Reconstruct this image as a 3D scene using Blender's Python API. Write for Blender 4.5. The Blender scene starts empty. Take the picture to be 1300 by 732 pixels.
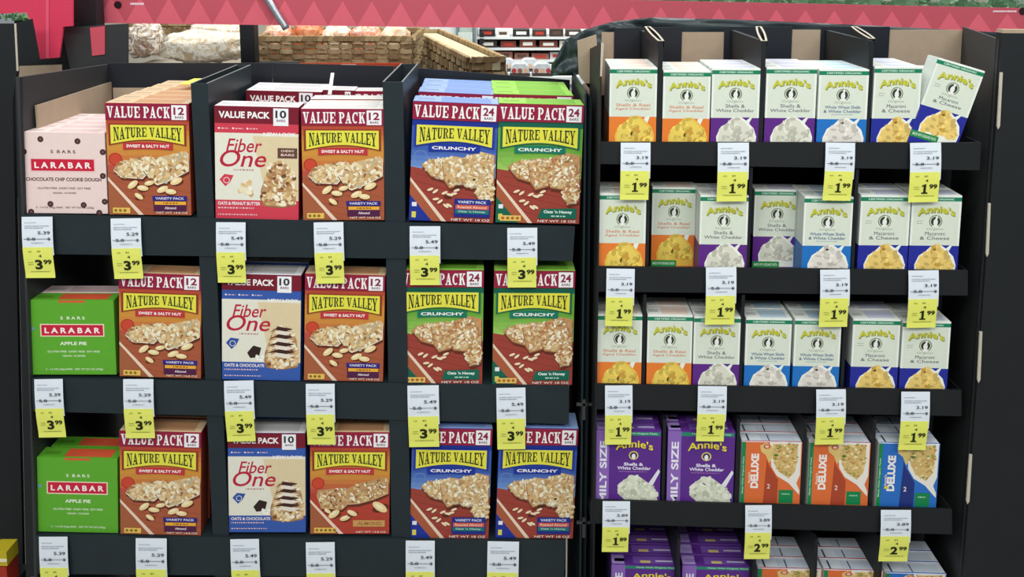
import bpy, bmesh, math, random
from mathutils import Vector, Matrix, noise

# ------------------------------------------------------------------ camera, world, lights, exposure
S = bpy.context.scene
COL = S.collection
PITCH = math.radians(7.5)
FPX = 1100.0            # focal length in pixels of the 1300x732 frame
PX, PY = 650.0, 85.0    # principal point (the photograph is the lower part of a taller picture)
CAM = Vector((0, 0, 1.65))
cd = bpy.data.cameras.new('camera'); cam = bpy.data.objects.new('camera', cd); COL.objects.link(cam)
cam.location = CAM; cam.rotation_euler = (math.radians(90) - PITCH, 0, 0)
cd.sensor_width = 36; cd.sensor_fit = 'HORIZONTAL'; cd.lens = FPX / 1300 * 36
cd.shift_x = 0; cd.shift_y = (PY - 366) / 1300.0
cd.clip_start = .05; cd.clip_end = 60
S.camera = cam
w = bpy.data.worlds.new('store_air'); S.world = w; w.use_nodes = True
w.node_tree.nodes['Background'].inputs[0].default_value = (.86, .93, 1, 1)
w.node_tree.nodes['Background'].inputs[1].default_value = .30

def area(name, loc, tgt, sx, sy, power, col=(.97, 1, .975)):
    d = bpy.data.lights.new(name, 'AREA'); d.shape = 'RECTANGLE'; d.size = sx; d.size_y = sy
    d.energy = power; d.color = col
    o = bpy.data.objects.new(name, d); COL.objects.link(o); o.location = loc
    o.rotation_euler = (Vector(tgt) - Vector(loc)).to_track_quat('-Z', 'Y').to_euler()
    return o
area('ceiling_light_aisle', (-.1, -1.1, 3.1), (-.1, 1.2, .9), 4.5, .7, 92)
area('ceiling_light_over_stands', (0, .55, 3.3), (0, 1.6, .6), 4.5, .5, 30)
area('ceiling_light_bakery', (0, 3.3, 3.4), (0, 3.6, 0), 4.0, 1.6, 130)
vs = S.view_settings
vs.view_transform = 'Standard'; vs.look = 'None'; vs.gamma = 1; vs.use_curve_mapping = False
vs.exposure = 0.0
RND = random.Random(7)

# ------------------------------------------------------------------ helpers
def lin(c):
    return tuple((x / 255 / 12.92) if x / 255 <= .04045 else ((x / 255 + .055) / 1.055) ** 2.4 for x in c)
def ray(x, y):
    u, v = (x - PX) / FPX, (y - PY) / FPX
    cp, sp = math.cos(PITCH), math.sin(PITCH)
    return Vector((u, cp - v * sp, -sp - v * cp))
def at(x, y, Y):
    d = ray(x, y); return CAM + d * (Y / d.y)
class Plane:                                     # upright front plane of a stand: Y = a + b X
    def __init__(s, x0, y0, x1, y1):
        s.b = (y1 - y0) / (x1 - x0); s.a = y0 - s.b * x0
    def hit(s, x, y, back=0.0):
        d = ray(x, y); t = (s.a + back) / (d.y - s.b * d.x)
        return CAM + d * t
LP = Plane(-.93, 1.585, .12, 1.625)
RP = Plane(.15, 1.57, .87, 1.545)

MATS = {}
def mat(name, col=None, rough=.5, grain=0.0, scale=60, bump=0.0, spec=.35, metal=0, attr=False):
    if name in MATS: return MATS[name]
    m = bpy.data.materials.new(name); m.use_nodes = True; nt = m.node_tree; b = nt.nodes['Principled BSDF']
    b.inputs['Roughness'].default_value = rough; b.inputs['Metallic'].default_value = metal
    b.inputs['Specular IOR Level'].default_value = spec
    tc = nt.nodes.new('ShaderNodeTexCoord'); nz = nt.nodes.new('ShaderNodeTexNoise')
    nz.inputs['Scale'].default_value = scale; nz.inputs['Detail'].default_value = 4
    nt.links.new(tc.outputs['Object'], nz.inputs['Vector'])
    mr = nt.nodes.new('ShaderNodeMapRange'); mr.inputs[3].default_value = 1 - grain; mr.inputs[4].default_value = 1 + grain
    nt.links.new(nz.outputs['Fac'], mr.inputs[0])
    mx = nt.nodes.new('ShaderNodeMix'); mx.data_type = 'RGBA'; mx.blend_type = 'MULTIPLY'; mx.inputs[0].default_value = 1
    if attr:
        a = nt.nodes.new('ShaderNodeAttribute'); a.attribute_name = 'ink'
        nt.links.new(a.outputs['Color'], mx.inputs[6])
    else:
        mx.inputs[6].default_value = lin(col) + (1,)
    nt.links.new(mr.outputs[0], mx.inputs[7]); nt.links.new(mx.outputs[2], b.inputs['Base Color'])
    if bump:
        bp = nt.nodes.new('ShaderNodeBump'); bp.inputs['Strength'].default_value = bump; bp.inputs['Distance'].default_value = .002
        nt.links.new(nz.outputs['Fac'], bp.inputs['Height']); nt.links.new(bp.outputs[0], b.inputs['Normal'])
    MATS[name] = m; return m
INK = mat('printed_carton', rough=.42, grain=.05, scale=90, attr=True)
PAPER = mat('label_paper', rough=.6, grain=.03, scale=120, attr=True, spec=.2)
BLACK = mat('black_cardboard', (35, 45, 50), .45, .18, 25, .15)
BLACK2 = mat('dull_black_cardboard', (26, 29, 32), .55, .2, 18, .15)
GREYB = mat('grey_black_cardboard', (52, 53, 54), .5, .15, 12, .1)
NAVY = mat('navy_black_cardboard', (25, 29, 37), .5, .15, 10, .1)
KRAFT = mat('kraft_cardboard', (172, 152, 130), .75, .10, 40, .2, .15)
CUT = mat('cut_cardboard_edge', (196, 186, 170), .8, .12, 90, .2, .1)

def mesh(name, verts, faces, cols=None, colmap=None):
    me = bpy.data.meshes.new(name); me.from_pydata(verts, [], faces)
    if cols is not None:
        a = me.attributes.new('ink', 'FLOAT_COLOR', 'FACE')
        a.data.foreach_set('color', [x for c in cols for x in (c[0], c[1], c[2], 1.0)])
    me.update(); return me
def link(name, me, m=None, parent=None, loc=None):
    o = bpy.data.objects.new(name, me); COL.objects.link(o)
    if m is not None and not me.materials: me.materials.append(m)
    if parent: o.parent = parent
    if loc is not None: o.location = loc
    return o
def tag(o, label=None, cat=None, group=None, kind=None):
    if label: o['label'] = label
    if cat: o['category'] = cat
    if group: o['group'] = group
    if kind: o['kind'] = kind
    return o
def empty(name, loc=(0, 0, 0)):
    o = bpy.data.objects.new(name, None); COL.objects.link(o); o.location = loc; o.empty_display_size = .05
    return o
class MB:
    def __init__(s): s.v = []; s.f = []; s.c = []
    def prism(s, pts, vec, col=None):
        n = len(pts); b = len(s.v); vec = Vector(vec)
        s.v += [Vector(p) for p in pts] + [Vector(p) + vec for p in pts]
        nf = [tuple(b + i for i in range(n)), tuple(b + n + i for i in reversed(range(n)))]
        nf += [(b + i, b + n + i, b + n + (i + 1) % n, b + (i + 1) % n) for i in range(n)]
        s.f += nf; s.c += [col or (1, 1, 1)] * len(nf); return s
    def box(s, a, b, col=None):
        (x0, y0, z0), (x1, y1, z1) = a, b
        return s.prism([(x0, y0, z0), (x1, y0, z0), (x1, y0, z1), (x0, y0, z1)], (0, y1 - y0, 0), col)
    def build(s, name, m, parent=None, cols=False, org=None):
        org = Vector(org) if org is not None else (parent_origin(parent) if parent else Vector((0, 0, 0)))
        me = mesh(name, [Vector(v) - org for v in s.v], s.f, s.c if cols else None)
        bm = bmesh.new(); bm.from_mesh(me); bmesh.ops.recalc_face_normals(bm, faces=bm.faces); bm.to_mesh(me); bm.free()
        o = link(name, me, m, parent)
        if not parent: o.location = org
        return o
def parent_origin(p):
    v = Vector((0, 0, 0))
    while p: v += p.location; p = p.parent
    return v

# ------------------------------------------------------------------ flat print: polygons laid in thin layers
_tc = {}
def font_glyphs(s, bold):
    k = (s, bold)
    if k in _tc: return _tc[k]
    cu = bpy.data.curves.new('t', 'FONT'); cu.body = s; cu.resolution_u = 4; cu.offset = bold; cu.fill_mode = 'FRONT'
    o = bpy.data.objects.new('t', cu); COL.objects.link(o)
    dg = bpy.context.evaluated_depsgraph_get(); ev = o.evaluated_get(dg); me = ev.to_mesh()
    vs_ = [(v.co.x, v.co.y) for v in me.vertices]; fs = [tuple(p.vertices) for p in me.polygons]
    ev.to_mesh_clear(); bpy.data.objects.remove(o); bpy.data.curves.remove(cu)
    x0 = min(v[0] for v in vs_); x1 = max(v[0] for v in vs_); y0 = min(v[1] for v in vs_); y1 = max(v[1] for v in vs_)
    vs_ = [((x - x0) / (x1 - x0), (y - y0) / (y1 - y0)) for x, y in vs_]
    _tc[k] = (vs_, fs); return _tc[k]
def arc(cx, cy, r0x, r0y, r1x, r1y, a0, a1, n=8):
    o = []
    for i in range(n):
        t0 = math.radians(a0 + (a1 - a0) * i / n); t1 = math.radians(a0 + (a1 - a0) * (i + 1) / n)
        o.append([(cx + r0x * math.cos(t0), cy + r0y * math.sin(t0)), (cx + r1x * math.cos(t0), cy + r1y * math.sin(t0)),
                  (cx + r1x * math.cos(t1), cy + r1y * math.sin(t1)), (cx + r0x * math.cos(t1), cy + r0y * math.sin(t1))])
    return o
def R(x0, y0, x1, y1): return [(x0, y0), (x1, y0), (x1, y1), (x0, y1)]
SER = {   # slab-serif capitals drawn stroke by stroke in a unit box: (width, polygons)
 'V': (.95, [[(.08, 1), (.38, 1), (.60, 0), (.42, 0)], [(.74, 1), (.88, 1), (.60, 0), (.46, 0)], R(0, .9, .48, 1), R(.62, .9, 1, 1)]),
 'A': (.95, [[(.10, 0), (.22, 0), (.56, 1), (.42, 1)], [(.60, 0), (.90, 0), (.58, 1), (.38, 1)], R(.28, .26, .66, .38), R(0, 0, .34, .1), R(.50, 0, 1, .1)]),
 'L': (.80, [R(.12, 0, .42, 1), R(0, .9, .56, 1), R(0, 0, 1, .12), R(.86, 0, 1, .34)]),
 'U': (.92, [R(.10, .25, .38, 1), R(.70, .25, .84, 1), R(0, .9, .48, 1), R(.58, .9, 1, 1)] + arc(.47, .28, .09, .14, .37, .28, 180, 360)),
 'E': (.84, [R(.12, 0, .42, 1), R(0, .88, 1, 1), R(0, 0, 1, .12), R(.4, .44, .72, .56), R(.86, .66, 1, 1), R(.86, 0, 1, .34)]),
 'P': (.86, [R(.12, 0, .42, 1), R(0, 0, .56, .1), R(0, .9, .5, 1)] + arc(.5, .71, .2, .17, .48, .29, -90, 90)),
 'C': (.86, arc(.52, .5, .24, .38, .52, .5, 50, 310, 12) + [R(.80, .66, .94, 1)]),
 'K': (.95, [R(.12, 0, .40, 1), R(0, .9, .52, 1), R(0, 0, .52, .1), [(.40, .36), (.40, .52), (.78, 1), (.92, 1)], [(.46, .58), (.62, .72), (1, 0), (.70, 0)], R(.62, .9, 1, 1)]),
 'N': (.98, [R(.10, 0, .22, 1), R(.78, 0, .90, 1), [(.10, 1), (.38, 1), (.90, 0), (.66, 0)], R(0, 0, .34, .1), R(.62, .9, 1, 1), R(0, .9, .2, 1)]),
 'T': (.86, [R(.36, 0, .64, 1), R(0, .88, 1, 1), R(.22, 0, .78, .1), R(0, .68, .12, 1), R(.88, .68, 1, 1)]),
 'R': (.92, [R(.10, 0, .38, 1), R(0, 0, .5, .1), R(0, .9, .5, 1)] + arc(.46, .73, .18, .15, .44, .27, -90, 90) + [[(.44, .48), (.64, .48), (.98, 0), (.70, 0)]]),
 'Y': (.95, [R(.36, 0, .64, .45), [(.04, 1), (.34, 1), (.64, .42), (.38, .42)], [(.76, 1), (.90, 1), (.62, .42), (.46, .42)], R(0, .9, .44, 1), R(.64, .9, 1, 1), R(.22, 0, .78, .1)]),
}
def inside(p, poly):
    c = False; x, y = p; n = len(poly)
    for i in range(n):
        (x0, y0), (x1, y1) = poly[i], poly[i - 1]
        if (y0 > y) != (y1 > y) and x < (x1 - x0) * (y - y0) / (y1 - y0) + x0: c = not c
    return c
LAY = 8e-6
class Art:
    """print on a face W x H metres; u to the right, v downwards, both 0..1"""
    def __init__(s, W, H, base='front_print', seed=1):
        s.W, s.H, s.g, s.l, s.parts, s.order, s.r = W, H, base, 1, {}, [], random.Random(seed); s.vs = 1.0
    def grp(s, g): s.g = g; return s
    def _add(s, vs_, fs, col, l):
        if s.g not in s.parts: s.parts[s.g] = ([], [], []); s.order.append(s.g)
        V, F, C = s.parts[s.g]; b = len(V); col = lin(col)
        V += [((u - .5) * s.W, -.0003 - l * LAY, (1 - v * s.vs) * s.H) for u, v in vs_]
        F += [tuple(b + i for i in f) for f in fs]; C += [col] * len(fs)
    def poly(s, pts, col, l=None):
        if l is None: s.l += 1; l = s.l
        a = sum(pts[i - 1][0] * pts[i][1] - pts[i][0] * pts[i - 1][1] for i in range(len(pts)))
        if a > 0: pts = list(reversed(pts))     # counter-clockwise seen from the front
        s._add(pts, [tuple(range(len(pts)))], col, l)
    def rect(s, a, b, c, d, col, l=None): s.poly([(a, b), (c, b), (c, d), (a, d)], col, l)
    def ell(s, cx, cy, rx, ry, col, rot=0, n=12, l=None, wob=0):
        k = s.W / s.H; ry_ = ry
        ca, sa = math.cos(rot), math.sin(rot); pts = []
        for i in range(n):
            t = 6.2832 * i / n; q = 1 + wob * (s.r.random() - .5)
            x, y = rx * math.cos(t) * q, ry_ * math.sin(t) * q
            pts.append((cx + x * ca - y * sa, cy + (x * sa + y * ca) * k))
        s.poly(pts, col, l)
    def line(s, x0, y0, x1, y1, wd, col):
        k = s.H / s.W; dx, dy = x1 - x0, (y1 - y0) * k; L = math.hypot(dx, dy); nx, ny = -dy / L * wd / 2, dx / L * wd / 2 / k
        s.poly([(x0 + nx, y0 + ny), (x1 + nx, y1 + ny), (x1 - nx, y1 - ny), (x0 - nx, y0 - ny)], col)
    def ring(s, cx, cy, rx, ry, wd, col, n=20):
        s.l += 1
        for q in arc(cx, cy, rx - wd, ry - wd * ry / rx, rx, ry, 0, 360, n): s.poly(q, col, s.l)
    def text(s, t, a, b, c, d, col, bold=.02, fn=None, shear=0, rot=0):
        s.l += 1; vs_, fs = font_glyphs(t, bold); fn = fn or (lambda p, q: (a + (c - a) * p, d + (b - d) * q))
        if rot: g = lambda p, q: fn(q, p) if rot < 0 else (a + (c - a) * q, d + (b - d) * p)
        pts = []
        for p, q in vs_:
            if rot: pts.append((a + (c - a) * (1 - q), d + (b - d) * p))      # reads upwards
            else: pts.append(fn(p + shear * (q - .5), q))
        s._add(pts, fs, col, s.l)
    def serif(s, t, a, b, c, d, col, fn=None, gap=.10):
        tot = sum((SER[ch][0] + gap) if ch != ' ' else .42 for ch in t) - gap; x = 0; s.l += 1
        fn = fn or (lambda p, q: (a + (c - a) * p, d + (b - d) * q))
        for ch in t:
            if ch == ' ': x += .42; continue
            wd, ps = SER[ch]
            for i, p in enumerate(ps):
                s.poly([fn((x + wd * min(max(px, 0), 1)) / tot, py) and fn((x + wd * px) / tot, py) for px, py in p], col, s.l + i % 6)
            x += wd + gap
        s.l += 6
    def blobs(s, region, n, cols, r0, r1, nn=6, layers=28, asp=(.45, .9)):
        x0 = min(p[0] for p in region); x1 = max(p[0] for p in region); y0 = min(p[1] for p in region); y1 = max(p[1] for p in region)
        k = 0; tries = 0
        while k < n and tries < n * 12:
            tries += 1; p = (s.r.uniform(x0, x1), s.r.uniform(y0, y1))
            if not inside(p, region): continue
            r = s.r.uniform(r0, r1); s.ell(p[0], p[1], r, r * s.r.uniform(*asp), s.r.choice(cols), s.r.uniform(0, 3.14), nn, s.l + 1 + k % layers, .35); k += 1
        s.l += layers + 1
    def micro(s, a, b, c, h, col, n=14):       # a line of print too small to read
        x = a; s.l += 1
        while x < c:
            q = s.r.uniform(.010, .035) * 40 / n * .5; s.rect(x, b, min(x + q, c), b + h, col, s.l); x += q + .012
    def meshes(s): return [(g, mesh(g, *s.parts[g])) for g in s.order]

OATS = [(246, 232, 200), (228, 202, 150), (212, 178, 124), (238, 218, 178), (192, 148, 98), (250, 242, 220), (214, 184, 130)]
NUTS = [(246, 236, 208), (236, 212, 166), (208, 166, 112), (242, 226, 190), (228, 200, 150), (172, 118, 72), (226, 188, 132), (250, 242, 220)]

def bar(a, b, cols, n, r0, r1, base, edge, shadow=(104, 46, 30), off=(.010, .024)):
    cx = sum(p[0] for p in b) / len(b); cy = sum(p[1] for p in b) / len(b)
    sh = lambda k, dx=0, dy=0: [(cx + (x - cx) * k + dx, cy + (y - cy) * k + dy) for x, y in b]
    a.poly([(min(.99, x), y) for x, y in sh(1.0, *off)], shadow); a.poly(b, edge); a.poly(sh(.97, 0, -.006), base)
    dk = [tuple(int(q * .80) for q in c) for c in cols]
    a.blobs(sh(.95), int(n * .5), dk, r0 * .8, r1 * .9, 6, 28, (.35, .6)); a.blobs(sh(.90, 0, -.008), n, cols, r0, r1, 7, 28, (.35, .65))
def value_banner(a, num, serif=True, col=(150, 30, 62)):
    a.grp('value_banner')
    a.rect(.0, .0, 1, .148, col)
    if serif: a.serif('VALUE PACK', .02, .028, .775, .128, (250, 246, 244))
    else: a.text('VALUE PACK', .05, .045, .66, .105, (250, 246, 244), .035)
    n0 = .795 if serif else .70
    a.rect(n0, .012, n0 + .18, .142 if serif else .165, (246, 244, 246))
    a.text(num, n0 + .025, .03, n0 + .155, .098, (140, 30, 64) if serif else (50, 50, 56), .03)
    a.text('BARS', n0 + .04, .108, n0 + .145, .130, (110, 50, 70), .02)
def nature(a, sub, subcol, frame):
    a.grp('brand_logo')
    def curve(x0, x1, top, bot, bow, n=12):
        up = [(x0 + (x1 - x0) * i / n, top) for i in range(n + 1)]
        dn = [(x0 + (x1 - x0) * i / n, bot - bow * math.sin(math.pi * i / n)) for i in range(n, -1, -1)]
        return up + dn
    a.poly(curve(.03, .965, .182, .375, .045), frame)
    a.poly(curve(.055, .94, .192, .362, .042), (234, 226, 74))
    a.serif('NATURE VALLEY', 0, 0, 1, 1, (52, 62, 34), fn=lambda p, q: (.09 + .82 * p, (.338 - .042 * math.sin(math.pi * p)) * (1 - q) + .212 * q), gap=.07)
    a.poly([(.2 + .6 * i / 8, .372 - .03 * math.sin(math.pi * (.2 + .6 * i / 8))) for i in range(9)] + [(.2 + .6 * i / 8, .425 - .02 * math.sin(math.pi * (.2 + .6 * i / 8))) for i in range(8, -1, -1)], subcol)
    a.text(sub, .24, .365, .76, .392, (252, 244, 238), .03)

def art_nv12(almond=False):
    W, H = .150, .215; a = Art(W, H, seed=3 if almond else 4)
    a.rect(0, 0, 1, 1, (186, 62, 52)); 
    for i in range(10):   # warm printed backdrop, orange to red
        t = i / 9; a.rect(0, .148 + .045 * i, 1, .148 + .045 * (i + 1) + .001, (int(188 + 26 * math.sin(3.1 * t)), int(78 + 70 * math.sin(3.1 * t)), int(54 + 12 * t)))
    a.poly([(0, .60), (1, .50), (1, 1), (0, 1)], (172, 90, 60) if not almond else (186, 66, 52))
    for i in range(6): a.line(.0, .62 + .06 * i, min(1, (.37 - .06 * i) / .18), min(.99, .80 + .06 * i), .008, (154, 76, 50))
    a.poly([(0, .66), (.0, .69), (.36, 1), (.42, 1)], (240, 214, 190)); a.poly([(0, .70), (0, 1), (.34, 1)], (168, 96, 62))
    a.ell(.1, .5, .085, .085, (206, 74, 50)); a.ring(.1, .5, .08, .056, .010, (170, 50, 38))
    a.grp('food_picture')
    if not almond:
        b1 = [(.07, .60), (.12, .535), (.46, .475), (.62, .50), (.52, .60), (.42, .675), (.16, .665)]
        b2 = [(.42, .58), (.56, .49), (.95, .42), (.985, .45), (.985, .60), (.78, .68), (.60, .73), (.53, .70)]
        nuts = [(.30, .725, .075), (.42, .755, .07), (.50, .71, .06), (.37, .83, .06), (.66, .765, .075), (.83, .69, .08), (.76, .785, .07)]
    else:
        b1 = [(.08, .62), (.10, .57), (.44, .545), (.50, .60), (.46, .72), (.40, .76), (.14, .75)]
        b2 = [(.44, .56), (.62, .50), (.93, .44), (.985, .46), (.985, .60), (.80, .66), (.62, .70), (.47, .71)]
        nuts = [(.30, .80, .085), (.44, .84, .07), (.53, .79, .07), (.88, .73, .11), (.22, .77, .05)]
    for b in (b1, b2):
        if not almond: bar(a, b, NUTS, 85, .020, .046, (214, 178, 124), (250, 240, 214))
        else: bar(a, b, OATS + [(150, 86, 48), (190, 130, 80)], 80, .016, .034, (196, 150, 100), (214, 178, 130))
    for x, y, r in nuts:
        a.ell(x + .01, y + .012, r, r * .5, (100, 44, 26), -.3); a.ell(x, y, r, r * .5, (242, 214, 156), s_rot(x)); a.ell(x - .01, y - .006, r * .6, r * .22, (252, 236, 196), s_rot(x))
    value_banner(a, '12'); nature(a, 'SWEET & SALTY NUT', (196, 52, 60), (140, 50, 44))
    a.grp('flavour_panel')
    if not almond:
        a.rect(.545, .835, .945, .965, (84, 30, 70)); a.rect(.535, .825, .955, .868, (44, 38, 128)); a.text('VARIETY PACK', .57, .836, .92, .858, (230, 226, 240), .02)
        a.rect(.56, .875, .94, .905, (240, 178, 60)); a.micro(.66, .885, .84, .01, (140, 60, 20)); a.text('Almond', .68, .922, .82, .945, (240, 226, 230), .02)
    else:
        a.rect(.54, .86, .945, .925, (206, 156, 92)); a.text('ALMOND', .60, .876, .90, .91, (160, 104, 50), .02)
    a.grp('nutrition_icons'); a.rect(.05, .935, .26 if not almond else .32, .985, (236, 196, 96))
    for i in range(3 if not almond else 5): a.ell(.085 + .055 * i, .96, .02, .02, (150, 112, 40))
    a.grp('front_print'); a.text('NET WT 14.8 OZ', .58, .968, .96, .985, (246, 226, 214), .01)
    return a, dict(W=W, H=H, D=.045, side=[(0, .15, (150, 30, 62)), (.15, 1, (142, 62, 44))], top=(214, 186, 150), topband=(192, 142, 102))
def s_rot(x): return math.sin(x * 37) * .7

def art_nv24(c):
    W, H = .152, .225; a = Art(W, H, seed=9 if c == 'blue' else 11)
    base, light, dk, sub = ((62, 94, 178), (132, 172, 222), (32, 52, 150), (26, 54, 158)) if c == 'blue' else ((110, 172, 62), (176, 216, 110), (20, 100, 78), (16, 122, 96))
    a.rect(0, 0, 1, 1, base); a.rect(0, .148, 1, .2, dk)
    for i in range(6):
        t = i / 5; a.rect(0, .36 + .045 * i, 1, .405 + .045 * i + .001, tuple(int(base[k] * (1 - t) + light[k] * t) for k in range(3)))
    a.poly([(0, .545), (.5, .60), (1, .62), (1, 1), (.42, 1), (0, .70)], (160, 66, 54))
    for i in range(6): a.line(.05, .60 + .065 * i, .05 + .95 * min(1, (.39 - .065 * i) / .15), min(.99, .75 + .065 * i), .007, (138, 50, 44))
    a.poly([(0, .635), (0, .665), (.385, 1), (.44, 1)], (238, 214, 190)); a.poly([(0, .665), (0, .78), (.27, 1), (.385, 1)], (174, 92, 62)); a.poly([(0, .78), (0, 1), (.27, 1)], dk)
    a.rect(.03, .845, .085, .88, (236, 236, 240)); a.rect(.03, .925, .08, .975, (228, 214, 90))
    a.ring(.11, .46, .08, .055, .01, tuple(int(x * .8) for x in light))
    a.grp('food_picture')
    bars = [[(.12, .53), (.20, .49), (.52, .45), (.62, .46), (.5, .62), (.42, .66), (.24, .625)],
            [(.36, .50), (.60, .46), (.82, .40), (.985, .425), (.985, .56), (.7, .67), (.46, .72), (.40, .66)],
            [(.60, .64), (.78, .54), (.985, .49), (.985, .66), (.86, .72), (.64, .70)], [(.76, .73), (.985, .66), (.985, .81), (.85, .84)]]
    for b in bars:
        bar(a, b, OATS if c == 'blue' else OATS + [(196, 140, 92), (182, 122, 78)], 130, .016, .038, (214, 172, 120) if c == 'blue' else (204, 152, 102), (168, 110, 70))
    for x, y in ((.24, .73), (.30, .745), (.41, .755), (.47, .77), (.52, .76), (.31, .81), (.36, .83), (.43, .865), (.47, .86), (.55, .73)):
        a.ell(x, y, .04, .016, (244, 222, 186), s_rot(y * 2)); 
    if c == 'blue': a.ell(.57, .70, .05, .022, (84, 40, 28)); a.ell(.45, .79, .05, .018, (90, 44, 30))
    value_banner(a, '24'); nature(a, 'CRUNCHY', sub, dk)
    a.grp('flavour_panel')
    if c == 'blue':
        a.rect(.53, .80, .955, .955, (34, 44, 134)); a.text('VARIETY PACK', .57, .815, .91, .838, (226, 230, 246), .02)
        a.rect(.545, .85, .94, .888, (214, 92, 72)); a.text('Roasted Almond', .57, .858, .91, .88, (250, 220, 200), .01); a.rect(.545, .893, .94, .925, (20, 120, 110)); a.text("Oats 'n Honey", .58, .898, .9, .918, (220, 240, 230), .01)
    else:
        a.poly([(.54, .875), (.96, .865), (.96, .955), (.50, .955)], (16, 104, 84)); a.text("Oats 'n Honey", .57, .885, .91, .918, (240, 248, 240), .03); a.micro(.66, .93, .84, .01, (200, 230, 210))
        a.grp('nutrition_icons'); a.rect(.05, .935, .30, .982, (238, 198, 108))
        for i in range(4): a.ell(.085 + .058 * i, .958, .022, .02, (176, 112, 40))
    a.grp('front_print'); a.text('NET WT 18 OZ', .50, .968, .96, .988, (244, 232, 224), .01)
    return a, dict(W=W, H=H, D=.060, side=[(0, .15, (150, 30, 62)), (.15, 1, base)], top=(150, 176, 222) if c == 'blue' else (150, 206, 84), topband=(120, 150, 210) if c == 'blue' else (120, 180, 60))

def art_fiber(c):
    W, H = .150, .215; a = Art(W, H, seed=15 if c == 'red' else 16)
    base = (212, 64, 82) if c == 'red' else (56, 92, 172)
    a.rect(0, 0, 1, 1, base); a.rect(0, .235, 1, .83, (234, 230, 214)); a.poly([(.45, .26), (1, .26), (1, .83), (.62, .83)], (228, 208, 168))
    a.rect(0, .148, 1, .235, base)
    for i in range(3): a.ell(.05 + .17 * i, .195, .012, .012, (250, 240, 240)); a.micro(.075 + .17 * i, .192, .17 + .17 * i, .008, (240, 200, 205))
    a.text('NEW LOOK', .58, .225, .97, .255, (250, 244, 244), .03)
    a.grp('brand_logo')
    red = (190, 34, 62)
    a.text('Fiber', .15, .285, .56, .405, red, .008, shear=.10); a.text('One', .06, .385, .62, .535, red, .008, shear=.10)
    a.micro(.22, .555, .46, .012, (180, 130, 130), 20)
    a.grp('front_print')
    a.poly([(.05, .65), (.11, .60), (.22, .61), (.18, .67), (.12, .71)], base if c == 'red' else (50, 84, 160)); a.ring(.135, .655, .04, .028, .008, (240, 232, 224), 10)
    a.grp('food_picture')
    b = [(.55, .80), (.56, .72), (.62, .60), (.66, .50), (.78, .475), (.90, .52), (.955, .62), (.975, .86), (.80, .885), (.58, .87)]
    a.poly([(x - .012, y + .012) for x, y in b], (150, 110, 74)); a.poly(b, (190, 148, 106))
    a.blobs(b, 170, NUTS + [(120, 74, 44), (178, 130, 84)], .018, .038)
    if c == 'red':
        a.blobs([(.26, .73), (.40, .64), (.46, .68), (.44, .78), (.30, .79)], 16, NUTS + [(168, 96, 48)], .025, .05)
    else:
        for i in range(8): a.poly([(.60 - .008 * i, .545 + .033 * i), (.72, .485 + .036 * i), (.90 + .008 * i, .505 + .036 * i), (.80, .535 + .036 * i), (.68, .515 + .036 * i)], (66, 38, 36) if i % 2 == 0 else (238, 226, 210))
        a.poly([(.32, .74), (.40, .67), (.50, .69), (.47, .78), (.36, .79)], (50, 32, 30)); a.blobs([(.44, .76), (.52, .76), (.52, .82), (.44, .82)], 6, [(250, 246, 240)], .02, .035)
    a.grp('corner_badge')
    if c == 'red': a.rect(.75, .36, .985, .45, (104, 66, 56)); a.text('CHEWY', .79, .375, .95, .395, (240, 220, 200), .02); a.text('BARS', .79, .41, .95, .43, (240, 220, 200), .02)
    a.grp('flavour_panel'); a.text('OATS & PEANUT BUTTER' if c == 'red' else 'OATS & CHOCOLATE', .03, .845, .54, .875, (248, 232, 236), .03)
    a.micro(.03, .895, .46, .012, (238, 200, 206), 24); a.micro(.03, .955, .5, .010, (238, 200, 206), 24)
    value_banner(a, '10', False, (122, 26, 44))
    return a, dict(W=W, H=H, D=.052, side=[(0, .15, (122, 26, 44)), (.15, 1, base if c == 'blue' else (140, 40, 48))], top=(232, 230, 230), topband=(200, 196, 196))

def art_lara(c):
    W, H = .156, .148; a = Art(W, H, seed=21)
    g = c == 'green'; base = (96, 172, 48) if g else (240, 214, 208); ink = (236, 244, 220) if g else (90, 60, 60)
    a.rect(0, 0, 1, 1, base)
    if not g:
        for x, y in ((.25, .085), (.68, .105), (.05, .24), (.97, .235), (.96, .53), (.02, .60), (.33, .885), (.72, .895), (.97, .85), (.10, .985), (.9, .99)):
            a.ell(x, y, .036, .036, (70, 44, 44)); a.ell(x, y, .015, .015, (120, 84, 80))
    else: a.rect(.345, .0, .66, .03, (220, 90, 60))
    a.grp('brand_logo')
    a.rect(.115, .315, .875, .485, (248, 226, 200) if g else (240, 200, 200)); a.rect(.128, .328, .862, .472, (206, 34, 62))
    def m(p, q): return (.165 + .66 * p, .44 - .075 * q)
    a.text('L A R A B A R', 0, 0, 0, 0, (252, 244, 240), .035, fn=m)
    a.grp('front_print')
    a.text('5  B A R S', .36, .215, .65, .255, ink, .02)
    a.text('APPLE PIE' if g else 'CHOCOLATE CHIP COOKIE DOUGH', .34 if g else .06, .555, .66 if g else .94, .60, ink, .03)
    a.text('GLUTEN FREE  DAIRY FREE  SOY FREE', .19, .675, .81, .70, ink, .012); a.text('VEGAN  KOSHER', .36, .735, .64, .757, ink, .012)
    a.text('5 - 1.6 OZ (45g) BARS   NET WT 8.0 OZ (225g)', .16, .915, .84, .945, ink, .012)
    a.rect(.0, .36, .05, .40, (110, 160, 170))
    return a, dict(W=W, H=H, D=.036, side=[(0, 1, tuple(int(x * .92) for x in base))], top=base if g else (238, 216, 212), topband=(220, 90, 60) if g else (214, 186, 184))

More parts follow.
